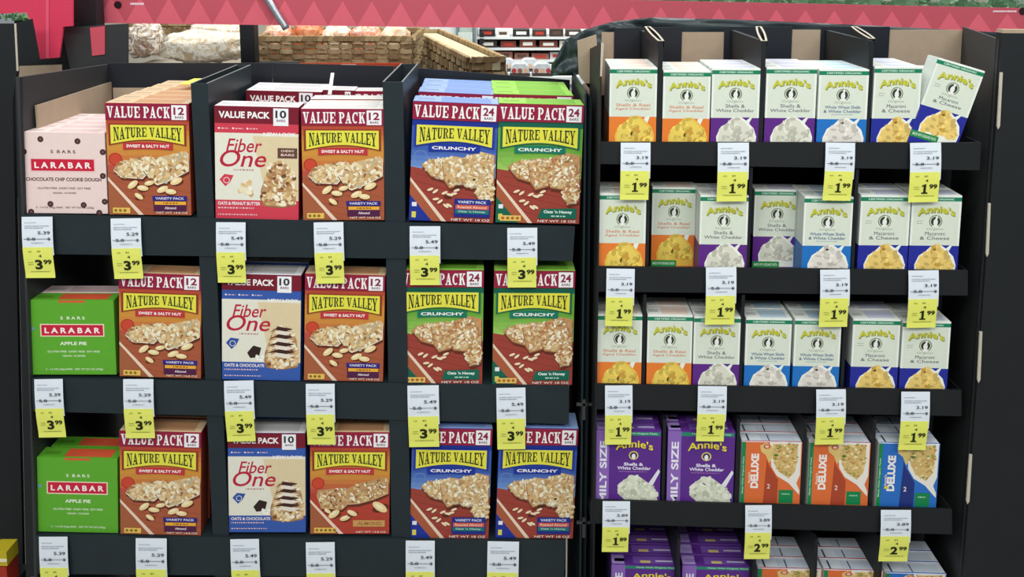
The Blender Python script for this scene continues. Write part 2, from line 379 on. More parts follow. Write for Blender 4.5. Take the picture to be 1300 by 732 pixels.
def annies_logo(a, y0, y1, x0=.12, x1=.88, col=(204, 202, 62), dark=(132, 140, 70)):
    a.grp('brand_logo')
    def fn(dx, dy): return lambda p, q: (x0 + dx + (x1 - x0) * p, (y1 + dy) * (1 - q) + (y0 + dy) * q - (y1 - y0) * .55 * (math.sin(math.pi * p) - .6))
    a.text("Annie's", 0, 0, 0, 0, dark, .03, fn=fn(.016, .010)); a.text("Annie's", 0, 0, 0, 0, col, .032, fn=fn(0, 0))
def rabbit(a, cx, cy, r):
    ry = r * a.W / a.H
    a.grp('brand_logo'); a.ell(cx, cy, r, r, (104, 116, 66)); a.ell(cx, cy, r * .86, r * .86, (222, 228, 212)); a.ell(cx, cy, r * .74, r * .74, (52, 58, 52)) ; a.ell(cx, cy + ry * .15, r * .34, r * .56, (240, 240, 232))
    a.ell(cx + r * .12, cy - ry * .5, r * .16, r * .42, (240, 240, 232), .2); a.ell(cx, cy + ry * .75, r * .5, r * .2, (240, 240, 232))
FL = {'orange': ((236, 128, 52), ('Shells & Real', 'Aged Cheddar'), (216, 132, 96), (240, 208, 96)),
      'purple': ((96, 42, 134), ('Shells &', 'White Cheddar'), (50, 40, 90), (226, 224, 206)),
      'blue': ((34, 116, 196), ('Whole Wheat Shells', '& White Cheddar'), (40, 92, 140), (232, 224, 214)),
      'navy': ((38, 46, 152), ('Macaroni', '& Cheese'), (46, 52, 84), (240, 206, 118))}
def art_annie(c):
    W, H = .0885, .178; a = Art(W, H, seed=31 + len(c)); col, tx, tc, food = FL[c]
    a.rect(0, 0, 1, 1, (238, 242, 232)); a.rect(.04, .062, .96, .55, (222, 228, 212))
    a.rect(0, .018, 1, .06, (24, 128, 90)); a.text('CERTIFIED ORGANIC', .15, .029, .85, .048, (214, 240, 224), .02)
    annies_logo(a, .115, .19); rabbit(a, .5, .268, .135)
    a.grp('front_print')
    if c == 'navy': a.micro(.12, .262, .26, .006, (150, 156, 140), 10); a.micro(.12, .285, .24, .006, (150, 156, 140), 10)
    a.text('Organic', .33, .335, .67, .362, (140, 158, 130), .0)
    if c in ('orange', 'blue'):
        a.text(tx[0], .14, .378, .86, .410, tc, .012); a.text(tx[1], .12, .422, .88, .454, tc, .012)
        if c == 'blue': a.micro(.28, .468, .72, .008, (140, 170, 190), 16)
    else:
        a.text(tx[0], .30, .376, .70, .412, tc, .0); a.text(tx[1], .20 if c == 'navy' else .1, .425, .80 if c == 'navy' else .9, .458, tc, .0)
    a.grp('food_picture')
    y = .52; a.rect(0, y, 1, 1, col)
    if c == 'orange': a.poly([(.76, y - .002), (.86, y - .002), (.80, .60), (.7, .62)], (238, 242, 232))
    else: a.poly([(.60, y - .002), (.86, y - .002), (.80, .575), (.86, .62), (.7, .64)], (238, 242, 232)); a.poly([(.64, y - .006), (.82, y - .006), (.74, .548)], col)
    pile = [(.17, .70), (.22, .64), (.36, .59), (.48, .53), (.6, .525), (.70, .56), (.84, .64), (.9, .70), (.92, .78), (.16, .78)]
    a.poly([(.12, .72), (.2, .625), (.34, .575), (.46, .512), (.62, .508), (.74, .55), (.9, .63), (.96, .72), (.94, .86), (.14, .86)], (244, 244, 234) if c != 'orange' else (238, 190, 80))
    f = food; vary = [f, tuple(min(255, int(x * 1.07)) for x in f), tuple(int(x * .86) for x in f), tuple(int(x * .93) for x in f)] + ([(206, 160, 66)] if c in ('orange', 'navy') else [(196, 190, 176)])
    a.poly(pile, f); a.blobs(pile, 60, vary, .045, .085, 7, 28, (.5, .8))
    if c == 'orange': a.ell(.48, .70, .02, .05, (90, 60, 30), .2)
    a.grp('front_print')
    a.rect(0, .80, .58, .87, (40, 140, 70)); a.text('MADE WITH ORGANIC PASTA', .04, .82, .54, .85, (230, 244, 230), .01)
    sd = tuple(int(x * .9) for x in col)
    return a, dict(W=W, H=H, D=.042, side=[(0, .52, (214, 220, 212)), (.52, 1, sd)], top=(236, 238, 230),
                   topband={'orange': (238, 212, 196), 'purple': (206, 204, 222), 'blue': (190, 214, 228), 'navy': (206, 208, 226)}[c])
def art_family():
    W, H = .118, .182; a = Art(W, H, seed=41); P = (94, 46, 140)
    a.rect(0, 0, 1, 1, P); a.rect(0, 0, .20, 1, (142, 104, 186)); a.rect(.20, .015, .985, .055, (40, 140, 110)); a.text('Made With Organic Pasta', .36, .022, .94, .046, (220, 240, 230), .01)
    a.text('FAMILY SIZE', .055, .12, .165, 1.0, (240, 236, 248), .03, rot=1)
    a.grp('brand_logo')
    def fn(dx, dy): return lambda p, q: (.30 + dx + .58 * p, (.20 + dy) * (1 - q) + (.115 + dy) * q - .035 * (math.sin(math.pi * p) - .6))
    a.text("Annie's", 0, 0, 0, 0, (60, 26, 90), .03, fn=fn(.01, .008)); a.text("Annie's", 0, 0, 0, 0, (244, 222, 60), .02, fn=fn(0, 0))
    a.ell(.58, .275, .075, .075, (230, 214, 120)); a.ell(.58, .275, .058, .058, (70, 50, 90)); a.ell(.58, .285, .03, .045, (246, 244, 246))
    a.grp('front_print')
    a.text('Shells &', .43, .355, .73, .39, (240, 234, 248), .03); a.text('White Cheddar', .33, .398, .85, .434, (240, 234, 248), .02); a.micro(.36, .45, .80, .010, (170, 120, 180), 22)
    a.grp('food_picture')
    pile = [(.34, .70), (.36, .60), (.46, .55), (.55, .50), (.68, .52), (.84, .60), (.93, .66), (.96, .78), (.5, .80)]
    a.poly([(.82, .58), (.97, .42), (.995, .45), (.88, .61)], (232, 230, 236)); a.poly([(x + .0, y - .008) for x, y in pile], (240, 240, 228)); a.poly(pile, (216, 218, 196))
    a.blobs(pile, 70, [(226, 228, 208), (206, 208, 184), (236, 236, 220), (190, 192, 168)], .03, .06, 7, 28, (.5, .8))
    return a, dict(W=W, H=H, D=.030, side=[(0, 1, (120, 80, 166))], top=P, topband=(122, 82, 172), family=True)
def art_deluxe(c):
    W, H = .112, .160; a = Art(W, H, seed=51 if c == 'orange' else 52)
    B, B2 = ((226, 112, 58), (176, 72, 44)) if c == 'orange' else ((44, 112, 196), (34, 52, 124))
    a.rect(0, 0, 1, 1, B); a.poly([(.44, 0), (1, 0), (1, 1), (.36, 1)], B); a.poly([(.42, .20), (.46, .28), (.62, .45), (.62, 1), (.36, 1)], B2)
    a.vs = .70; a.rect(0, 0, .065, 1.43, (22, 132, 76)); a.text('Made With Organic Pasta', .016, .25, .05, .9, (200, 236, 214), .01, rot=1)
    a.grp('brand_logo'); a.text('DELUXE', .16, .20, .29, .80, (248, 240, 236), .05, rot=1); a.text("Annie's", .11, .52, .155, .72, (244, 226, 200), .02, rot=1)
    a.grp('food_picture')
    a.poly([(.46, .0), (.985, .0), (.985, .55), (.93, .70), (.985, .82), (.985, .90), (.80, .70), (.60, .58), (.50, .42)], (238, 232, 222))
    a.poly([(.30, .06), (.40, .01), (.50, .06), (.54, .22), (.46, .36), (.40, .22), (.32, .16)], (226, 196, 120)); a.ell(.415, .075, .06, .06, (200, 80, 50)); a.ell(.415, .075, .035, .035, (238, 200, 180))
    bowl = [(.52, .03), (.93, .02), (.93, .30), (.90, .50), (.80, .62), (.62, .50), (.54, .36), (.50, .2)]
    a.poly(bowl, (214, 182, 116)); a.blobs(bowl, 110, [(232, 204, 140), (206, 168, 98), (244, 226, 176), (188, 144, 80), (222, 190, 120), (150, 146, 70)], .018, .036, 7, 28, (.5, .9))
    a.ell(.57, .22, .04, .03, (90, 120, 50)); a.ell(.60, .10, .025, .02, (100, 130, 60))
    a.grp('flavour_panel'); a.rect(.64, .82, .88, 1.05, (20, 132, 76)); a.micro(.69, .88, .82, .02, (190, 226, 200), 20)
    a.grp('small_print')
    if c == 'blue': a.rect(.12, .72, .2, .76, (230, 210, 60))
    a.text('2', .44, .72, .49, .80, (236, 220, 214), .02)
    return a, dict(W=W, H=H, D=.032, side=[(0, 1, (230, 226, 220))], top=(222, 228, 236), topband=(206, 214, 226), rim=(196, 40, 44) if c == 'orange' else (40, 96, 186))

KINDS = {}
def make_kind(key, name, spec):
    a, d = spec; W, H, D = d['W'], d['H'], d['D']
    V, F, C = [], [], []
    def quad(p, c):
        b = len(V); V.extend(p); F.append((b, b + 1, b + 2, b + 3)); C.append(lin(c))
    x = W / 2; sc = d['side'][-1][2]
    quad([(-x, 0, 0), (x, 0, 0), (x, 0, H), (-x, 0, H)], sc); quad([(x, D, 0), (-x, D, 0), (-x, D, H), (x, D, H)], sc)
    quad([(-x, D, 0), (x, D, 0), (x, 0, 0), (-x, 0, 0)], (180, 170, 150)); quad([(-x, 0, H), (x, 0, H), (x, D, H), (-x, D, H)], d['top'])
    for v0, v1, c in d['side']:
        z0, z1 = H * (1 - v1), H * (1 - v0)
        quad([(x, 0, z0), (x, D, z0), (x, D, z1), (x, 0, z1)], c); quad([(-x, D, z0), (-x, 0, z0), (-x, 0, z1), (-x, D, z1)], c)
    body = mesh(name, V, F, C); body.materials.append(INK)
    prints = a.meshes()
    for _, me in prints: me.materials.append(INK)
    # glued top flap: a thin raised sheet with its own print
    t = MB(); e = .0006; rim = d.get('rim', d['top'])
    t.box((-x + .001, .001, H), (x - .001, D - .001, H + e), lin(d['top']))
    t.box((-x * .35, .004, H + e), (x * .82, D - .005, H + e + .0001), lin(d['topband']))
    if 'rim' in d:
        t.box((-x + .001, .0012, H + e), (x - .001, .0035, H + e + .0001), lin(rim)); t.box((-x * .1, .004, H + e + .0001), (-x * .06, D - .005, H + e + .0002), lin((60, 70, 90)))
        t.box((-x * .8, .004, H + e + .0001), (-x * .74, D - .005, H + e + .0002), lin((60, 70, 90)))
    else: t.box((-x * .9, D * .3, H + e), (-x * .5, D * .6, H + e + .0001), lin(tuple(int(q * .86) for q in d['top'])))
    if d.get('family'):
        t.box((-x * .15, .006, H + e + .0001), (x * .15, .013, H + e + .0002), lin((226, 200, 120))); t.box((x * .3, .010, H + e + .0001), (x * .8, .014, H + e + .0002), lin((220, 210, 236)))
        t.box((-x + .001, .002, H + e), (-x * .62, D - .002, H + e + .0001), lin((176, 150, 214)))
    top = mesh('top_flap', t.v, t.f, t.c)
    bm = bmesh.new(); bm.from_mesh(top); bmesh.ops.recalc_face_normals(bm, faces=bm.faces); bm.to_mesh(top); bm.free(); top.materials.append(INK)
    KINDS[key] = (name, body, prints, top, d)
make_kind('nv12', 'granola_bar_box', art_nv12()); make_kind('nv12a', 'granola_bar_box', art_nv12(True))
s12 = art_nv12(); s12[1]['top'] = (228, 226, 222); s12[1]['topband'] = (206, 202, 198); make_kind('nv12w', 'granola_bar_box', s12)
make_kind('nv24b', 'granola_bar_box', art_nv24('blue')); make_kind('nv24g', 'granola_bar_box', art_nv24('green'))
make_kind('fred', 'fiber_bar_box', art_fiber('red')); make_kind('fblue', 'fiber_bar_box', art_fiber('blue'))
make_kind('lpink', 'fruit_bar_box', art_lara('pink')); make_kind('lgreen', 'fruit_bar_box', art_lara('green'))
for c in FL: make_kind('a' + c, 'macaroni_box', art_annie(c))
make_kind('fam', 'family_macaroni_box', art_family())
make_kind('dor', 'deluxe_macaroni_box', art_deluxe('orange')); make_kind('dbl', 'deluxe_macaroni_box', art_deluxe('blue'))

def put(key, M, label, group=None, cat='box', front=True):
    name, body, prints, top, d = KINDS[key]
    o = link(name, body); o.matrix_world = M
    tag(o, label, cat, group)
    root = None
    if front:
        for g, me in prints:
            if g == 'front_print': root = link(g, me, None, o)
        for g, me in prints:
            if g != 'front_print': link(g, me, None, root)
    link('top_flap', top, None, o)
    return o
def stand_box(key, plane, bl, br, ty, label, group=None, back=.006, yaw=0, roll=0, front=True, zfloor=None):
    """a box whose lower front edge runs from bl to br (photo pixels carried onto the stand's front plane) and top edge meets ty"""
    A, B = plane.hit(*bl, back), plane.hit(*br, back); T = plane.hit((bl[0] + br[0]) / 2, ty, back)
    d = KINDS[key][4]; c = (A + B) / 2; v = B - A; wd = v.length; h = T.z - c.z
    M = Matrix.Translation(c) @ Matrix.Rotation(math.atan2(v.y, v.x) + yaw, 4, 'Z') @ Matrix.Rotation(-math.asin(v.z / wd) + roll, 4, 'Y') @ Matrix.Diagonal((wd / d['W'], 1, h / d['H'], 1))
    return put(key, M, label, group, front=front), M
def behind(key, M, dy, label, group, dx=0, dz=0, front=True, sy=1, yaw=0):
    return put(key, M @ Matrix.Translation((dx, dy, dz)) @ Matrix.Rotation(yaw, 4, 'Z'), label, group, front=front)

# ------------------------------------------------------------------ the setting
def struct(name, mb, m): o = mb.build(name, m); o['kind'] = 'structure'; return o
TILE = mat('floor_vinyl', (150, 146, 138), .35, .12, 6)
f = MB().box((-4, -2.5, -.05), (4, 7.2, 0)); struct('floor', f, TILE)
WALL = mat('bakery_wall_paint', (214, 204, 186), .7, .05, 3)
struct('wall_back', MB().box((-4, 7.0, 0), (4, 7.15, 3.2)), WALL)

# ------------------------------------------------------------------ left stand
def P3(plane, x, y, back=0): return plane.hit(x, y, back)
bx = lambda p: Vector((p.x, p.y, 0))
back_dir = Vector((0, 1, 0))
Lroot = empty('cardboard_display_stand', (P3(LP, 380, 700).x, 1.6, 0))
tag(Lroot, 'wide black cardboard display stand on the left, holding snack bar boxes', 'display stand')
DEPL = .34
lips = [((27, 272), (730, 288), (30, 322), (727, 331)), ((40, 481), (722, 490), (42, 522), (722, 538)), ((45, 680), (718, 686), (48, 728), (716, 734)), ((50, 886), (714, 889), (52, 930), (712, 934))]
LSH = []
for (a_, b_, c_, d_) in lips:
    A, B, C_, D_ = (LP.hit(*p) for p in (a_, b_, c_, d_))
    dz = Vector((0, 0, -.0012))
    s = MB().prism([A + dz + back_dir * .006, B + dz + back_dir * .006, B + dz + back_dir * DEPL, A + dz + back_dir * DEPL], (0, 0, -.004)).build('shelf', BLACK, Lroot)
    l = MB(); l.prism([C_, D_, B, A], (0, .005, 0))
    l.prism([A + Vector((0, .0, 0)), B + Vector((0, .0, 0)), B + Vector((0, .006, -.003)), A + Vector((0, .006, -.003))], (0, 0, .0012))
    lo = l.build('shelf_lip', BLACK, None, org=(0, 0, 0)); lo.parent = s; lo.location = -parent_origin(s)
    LSH.append((A, B))
def colpanel(name, plane, xt, yt, xb, yb, wpx, depth, m, parent, hollow=True, y_front=0.004):
    """hollow double-walled divider standing on edge, open at the top"""
    A = plane.hit(xt, yt, y_front); B = plane.hit(xt + wpx, yt, y_front); zb = 0.0
    A2 = plane.hit(xb, yb, y_front); zb = A2.z; wd = B.x - A.x; X0 = (A.x + A2.x) / 2
    mb = MB(); zt = A.z
    mb.box((X0, A.y, zb), (X0 + wd, A.y + .003, zt))
    mb.box((X0, A.y + .003, zb), (X0 + .003, A.y + depth, zt)); mb.box((X0 + wd - .003, A.y + .003, zb), (X0 + wd, A.y + depth, zt))
    mb.box((X0 + .003, A.y + depth - .003, zb), (X0 + wd - .003, A.y + depth, zt))
    o = mb.build(name, m, parent)
    r = MB(); e = .0008   # worn pale edge along the folded top
    r.box((X0, A.y, zt), (X0 + .003, A.y + depth, zt + e)); r.box((X0 + wd - .003, A.y, zt), (X0 + wd, A.y + depth, zt + e)); 
    ro = r.build('worn_edge', MATS.get('worn') or mat('worn', (120, 124, 122), .6, .5, 160), None, org=(0, 0, 0)); ro.parent = o; ro.location = -parent_origin(o)
    ro['label'] = 'pale scuffed top edge'
    return o, X0, X0 + wd
colpanel('divider', LP, 247, 106, 268, 732, 22, .27, BLACK, Lroot)
colpanel('divider', LP, 490, 104, 494, 732, 26, .27, BLACK, Lroot)
# side panels and back
A0, A1 = LP.hit(20, 98, 0), LP.hit(36, 680, 0)
zlow = .05
s = MB().prism([(A0.x, A0.y, A0.z), (A0.x + .012, A0.y + .36, A0.z - .02), (A1.x + .012, A1.y + .36, zlow), (A1.x - .01, A1.y, zlow)], (.007, 0, 0)).build('side_panel', GREYB, Lroot)
k = MB().prism([(A0.x + .009, A0.y + .04, A0.z - .060), (A0.x + .018, A0.y + .33, A0.z - .058), (A0.x + .018, A0.y + .33, A0.z - .20), (A0.x + .009, A0.y + .04, A0.z - .20)], (.004, 0, 0)).build('inner_flap', KRAFT, Lroot); k['label'] = 'bare brown kraft cardboard flap'
fl = MB().prism([LP.hit(19, 98), LP.hit(27, 98), LP.hit(43, 732), LP.hit(33, 732)], (0, .004, 0)).build('front_flange', BLACK2, Lroot)
B0, B1 = LP.hit(748, 116, 0), LP.hit(734, 700, 0)
xr = .1385
MB().prism([(xr, B0.y + .002, B0.z - .004), (xr - .003, B0.y + .325, B0.z - .002), (xr - .003, B0.y + .325, zlow), (xr, B0.y + .002, zlow)], (.0035, 0, 0)).build('side_panel', BLACK, Lroot)
w0 = MB()   # short front wing on the right, bent outwards
for i in range(5):
    c0 = Vector((xr + .0035 + .0018 * i, B0.y + .03 - .007 * i, 0)); c1 = Vector((xr + .0035 + .0018 * (i + 1), B0.y + .03 - .007 * (i + 1), 0))
    w0.prism([(c0.x, c0.y, B0.z - .003 * i), (c1.x, c1.y, B0.z - .003 * (i + 1)), (c1.x, c1.y, zlow), (c0.x, c0.y, zlow)], (.0, .003, 0))
w0.build('front_wing', BLACK, Lroot)
def backy(plane, x, y, d): return plane.hit(x, y, d)
Q = [backy(LP, 136, 80, .33), backy(LP, 345, 80, .33), backy(LP, 500, 84, .33), backy(LP, 724, 95, .33)]
for (p, q) in ((Q[0], Q[1]), (Q[1], Q[2]), (Q[2], Q[3])):
    MB().prism([(p.x + .0008, p.y, p.z), (q.x - .0008, q.y, q.z - (.012 if q is Q[3] else 0)), (q.x - .0008, q.y, zlow), (p.x + .0008, p.y, zlow)], (0, .004, 0)).build('back_panel', NAVY, Lroot)
k = MB().prism([(Q[0].x + .012, Q[0].y - .006, Q[0].z - .055), (Q[0].x + .20, Q[0].y - .006, Q[0].z - .055), (Q[0].x + .20, Q[0].y - .006, Q[0].z - .18), (Q[0].x + .012, Q[0].y - .006, Q[0].z - .18)], (0, .004, 0)).build('inner_flap', KRAFT, Lroot); k['label'] = 'bare brown kraft cardboard flap'
for yy in (515, 665):   # wire hooks by the right end of two shelves
    p = LP.hit(732, yy, .002)
    MB().box((p.x, p.y, p.z), (p.x + .035, p.y + .004, p.z + .005)).box((p.x + .012, p.y, p.z - .03), (p.x + .018, p.y + .004, p.z + .012)).build('shelf_bracket', mat('bracket_plastic', (70, 72, 72), .4, .1), Lroot)

# ------------------------------------------------------------------ right stand
Rroot = empty('cardboard_display_stand', (P3(RP, 1000, 700).x, 1.56, 0))
tag(Rroot, 'narrower black cardboard display stand on the right, holding macaroni boxes', 'display stand')
DEPR = .26
rl = [((762, 180), (1245, 181), (762, 208), (1243, 216)), ((760, 338), (1228, 343), (760, 370), (1228, 375)), ((755, 487), (1220, 495), (755, 519), (1220, 528)), ((750, 634), (1208, 646), (750, 664), (1208, 678)), ((746, 785), (1200, 800), (746, 815), (1200, 832))]
RSH = []
for (a_, b_, c_, d_) in rl:
    A, B, C_, D_ = (RP.hit(*p) for p in (a_, b_, c_, d_))
    s = MB().prism([C_ + Vector((0, .005, .004)), D_ + Vector((0, .005, .004)), D_ + Vector((0, DEPR, .004)), C_ + Vector((0, DEPR, .004))], (0, 0, -.004)).build('shelf', BLACK2, Rroot)
    l = MB(); l.prism([C_, D_, B, A], (0, .004, 0))
    l.prism([B + Vector((-.001, 0, 0)), D_ + Vector((-.001, 0, 0)), D_ + Vector((-.001, .05, 0)), B + Vector((-.001, .05, 0))], (.002, 0, 0))
    lo = l.build('shelf_lip', BLACK2, None, org=(0, 0, 0)); lo.parent = s; lo.location = -parent_origin(s)
    RSH.append((C_.z + .004, D_.z + .004, C_.x, D_.x))
def rfloor(r, x): z0, z1, x0, x1 = RSH[r]; return z0 + (z1 - z0) * (x - x0) / (x1 - x0)
def rdiv(x, ytop, r, wpx=5, hook=False):
    A = RP.hit(x, ytop, .008); B = RP.hit(x + wpx, ytop, .008); zb = rfloor(r, A.x) + .001; zt = A.z
    o = MB().prism([(A.x, A.y, zb), (A.x, A.y, zt), (A.x - .000, A.y + DEPR - .02, zt + (.0 if not hook else .0)), (A.x, A.y + DEPR - .02, zb)], (max(.002, B.x - A.x), 0, 0)).build('divider', BLACK2, Rroot)
    return o, A, B
for x in (836, 967, 1104): rdiv(x, 52, 0, 6)
for x in (822, 952, 1087): rdiv(x, 212, 1, 4)
for x in (817, 942, 1073): rdiv(x, 374, 2, 4)
for x in (842, 936, 1021, 1109): rdiv(x, 532, 3, 4)
for x in (860, 957, 1035, 1118): rdiv(x, 684, 4, 4)
# looped tops of the three upper dividers: bent strips with pale cut edges
for (x, y0, x1) in ((839, 52, 822), (970, 52, 963), (1107, 49, 1084)):
    A = RP.hit(x, y0, .008); B = RP.hit(x1, 34, .15); wd = .012
    pts = []
    for side in (-1, 1):
        for i in range(7):
            t = i / 6 if side < 0 else 1 - i / 6
            p = A.lerp(B, t); bow = math.sin(math.pi * t) * .35 + .65
            pts.append(Vector((p.x + side * wd * .5 * bow, p.y, p.z)))
    mb = MB(); n = len(pts)
    for i in range(n):
        p, q = pts[i], pts[(i + 1) % n]
        d = (q - p); nrm = Vector((-d.y, d.x, 0)); nrm = nrm.normalized() * .0018 if nrm.length > 1e-6 else Vector((.0018, 0, 0))
        mb.prism([p - nrm, q - nrm, q + nrm, p + nrm], (0, 0, .001))
    o = mb.build('divider_loop', CUT, Rroot); o['label'] = 'pale cut edge of folded divider top'
    mb = MB()
    for side in (-1, 1):
        o2 = Vector((side * wd * .5, 0, 0)); mb.prism([A + o2, B + o2, B + o2 - Vector((0, 0, .02)), A + o2 - Vector((0, 0, .012))], (.0015, 0, 0))
    mb.build('divider_fold', BLACK2, Rroot)
# back wall of the right stand: dark tabs with brown kraft between them
def rback(x0, y0, x1, y1, m, d, name, lab=None, zb=None):
    A, B = RP.hit(x0, y0, d), RP.hit(x1, y1, d); z = zb if zb is not None else RP.hit(x0, 85, d).z - .06
    o = MB().prism([(A.x, A.y, A.z), (B.x, B.y, B.z), (B.x, B.y, z), (A.x, A.y, z)], (0, .0035, 0)).build(name, m, Rroot)
    if lab: o['label'] = lab
for (x0, y0, x1, y1) in ((780, 36, 866, 34), (920, 34, 1006, 34), (1043, 34, 1130, 34)): rback(x0, y0, x1, y1, NAVY, .233, 'back_tab')
for (x0, y0, x1, y1) in ((764, 41, 780, 41), (866, 41, 920, 41), (1006, 38, 1043, 38), (1130, 38, 1222, 38)): rback(x0, y0, x1, y1, KRAFT, .237, 'back_liner', 'bare brown kraft cardboard')
rback(750, 84, 1226, 84, BLACK2, .252, 'back_panel', zb=.05)
# side panels
a_, b_ = RP.hit(767, 62), RP.hit(757, 700)
MB().prism([(a_.x - .004, a_.y - .002, a_.z + .01), (a_.x - .006, a_.y + .25, a_.z - .03), (b_.x - .006, b_.y + .25, .05), (b_.x - .004, b_.y - .002, .05)], (-.003, 0, 0)).build('side_panel', BLACK2, Rroot)
o = MB().prism([(a_.x - .006, a_.y - .004, a_.z + .012), (a_.x - .001, a_.y - .004, a_.z + .010), (a_.x - .004, a_.y - .004, a_.z - .05), (a_.x - .007, a_.y - .004, a_.z - .05)], (0, .002, 0)).build('worn_edge', CUT, Rroot); o['label'] = 'pale torn front edge'
a_, b_ = RP.hit(1268, 50, -.004), RP.hit(1220, 720, -.004)
c_ = RP.hit(1216, 34, .24)
MB().prism([(a_.x, a_.y, a_.z), (c_.x + .01, c_.y, c_.z), (c_.x + .0, c_.y, .05), (b_.x, b_.y, .05)], (.005, 0, 0)).build('side_panel', GREYB, Rroot)
# tall neighbouring panel on the far right
p0, p1 = RP.hit(1273, 42, -.012), RP.hit(1224, 720, -.012)
nb = MB().prism([(p0.x, p0.y, p0.z), (p0.x + .22, p0.y - .02, p0.z), (p0.x + .22, p0.y - .02, 0), (p1.x, p1.y, 0)], (0, .02, 0)).build('aisle_stand', BLACK2, None, org=(p0.x, p0.y, 0))
tag(nb, 'tall plain black cardboard stand side at the right edge of the picture', 'display stand')
for (x0, y0, x1, y1, wpx) in ((1270, 92, 1266, 160, 3.2), (1255, 258, 1252, 322, 3), (1244, 421, 1241, 482, 3.4), (1231, 577, 1227, 636, 3.6)):
    mb = MB(); A, B = RP.hit(x0, y0, -.018), RP.hit(x1, y1, -.018); wd = wpx * .0014
    mb.prism([A, A + Vector((wd, 0, 0)), B + Vector((wd * 1.15, 0, 0)), B + Vector((wd * .5, 0, -.006)), B], (0, .003, 0))
    o = mb.build('cardboard_tab', CUT, nb); o['label'] = 'pale torn cardboard tab in a slot'
tp = MB().prism([p0 + Vector((0, 0, .0)), p0 + Vector((.2, -.018, 0)), p0 + Vector((.2, -.018, .006)), p0 + Vector((0, 0, .006))], (0, .02, 0)).build('top_edge', KRAFT, nb); tp['label'] = 'brown raw top edge'

# ------------------------------------------------------------------ boxes on the left stand
T, Mi, Bo = 'top shelf', 'middle shelf', 'bottom shelf'
def L(key, bl, br, ty, label, grp, **k): return stand_box(key, LP, bl, br, ty, label, grp, **k)
G = 'snack bar boxes standing in front on the left stand'
_, m = L('lpink', (29, 270), (137, 271), 168, 'pale pink fruit bar box with brown dots, front of the top shelf', G, back=.008)
for i in range(4): behind('lpink', m, .0375 * (i + 1), 'pink fruit bar box %s behind the dotted pink front box' % ('directly', 'second', 'third', 'rearmost')[i], 'pink fruit bar boxes in a row going back', dx=.004 * i + .003)
_, m = L('nv12', (139, 272), (243, 273), 131, 'orange nut bar box with 12 badge beside the pink box, top shelf', G)
for i in range(5): behind('nv12', m, .048 * (i + 1), 'orange nut bar box %s behind the front one beside the pink boxes' % ('directly', 'second', 'third', 'fourth', 'rearmost')[i], 'orange nut bar boxes going back beside the pink boxes', dx=.004 * i, front=i == 0)
_, m = L('fred', (274, 277), (379, 279), 135, 'red and cream fiber bar box with 10 badge, top shelf', G)
_mf = m
behind('fred', m, .185, 'red fiber bar box deeper in the bay, its VALUE PACK band showing', 'red fiber bar boxes behind', dx=.010)
behind('fred', m, .240, 'rearmost red fiber bar box against the back panel', 'red fiber bar boxes behind', dx=.010, front=False)
behind('fblue', m, .186, 'blue topped bar box squeezed between the deeper white topped boxes', None, dx=.120, yaw=0, front=True).matrix_world = _mf @ Matrix.Translation((.118, .190, .004)) @ Matrix.Diagonal((.42, 1, 1, 1))
_, m = L('nv12w', (385, 279), (488, 279), 138, 'orange nut bar box right of the red fiber box, top shelf', G)
for i in range(2): behind('nv12w', m, .048 * (i + 1), 'white topped nut bar box %s behind the one right of the red box' % ('directly', 'second')[i], 'white topped nut bar boxes', front=False, dz=.002 * i)
behind('nv12w', m, .20, 'white topped nut bar box at the rear of the second bay', 'white topped nut bar boxes', dx=.020, dz=.002); 
pz = (m @ Vector((-.055, .17, .222)))
o = MB().prism([pz, pz + Vector((.008, 0, 0)), pz + Vector((.014, .004, .045)), pz + Vector((.007, .004, .045))], (0, .0008, 0)).build('paper_slip', PAPER, None, cols=True, org=pz); tag(o, 'narrow white paper slip sticking up between the rear boxes', 'paper')
o.location.z -= .008
_, m = L('nv24b', (519, 279), (626, 283), 130, 'blue crunchy granola box with 24 badge, top shelf', G)
behind('nv24b', m, .112, 'blue granola box behind the front blue one, its band showing', 'blue granola boxes going back', dx=.002)
for i in range(2): behind('nv24b', m, .174 + .062 * i, ('blue granola box third from the front on the top shelf', 'rearmost blue granola box on the top shelf')[i], 'blue granola boxes going back', dx=.004, front=False)
_, m = L('nv24g', (629, 282), (735, 284), 132, 'light green crunchy granola box with 24 badge, top shelf', G)
behind('nv24g', m, .108, 'green granola box behind the front green one, its band showing', 'green granola boxes going back', dx=-.008)
for i in range(2): behind('nv24g', m, .170 + .062 * i, ('green granola box third from the front on the top shelf', 'rearmost green granola box on the top shelf')[i], 'green granola boxes going back', dx=-.010, front=False)
# middle
_, m = L('lgreen', (42, 475), (148, 475), 381, 'green apple pie fruit bar box on the middle shelf', G, back=.010)
behind('lpink', m, .0375, 'box behind the green apple box on the middle shelf', None, dx=.004, front=False)
L('nv12', (152, 477), (255, 480), 347, 'orange nut bar box beside the green fruit box, middle shelf', G)
_, m = L('fblue', (282, 481), (381, 483), 348, 'blue and cream fiber bar box on the middle shelf', G)
behind('fblue', m, .055, 'blue fiber bar box behind the front blue one, middle shelf', None, dx=.004, dz=.004, front=False)
L('nv12', (386, 482), (486, 484), 348, 'orange nut bar box right of the blue fiber box, middle shelf', G)
L('nv24g', (509, 487), (612, 487), 342, 'green granola box, left one of the pair on the middle shelf', G)
L('nv24g', (625, 488), (726, 488), 343, 'green granola box, right one of the pair on the middle shelf', G)
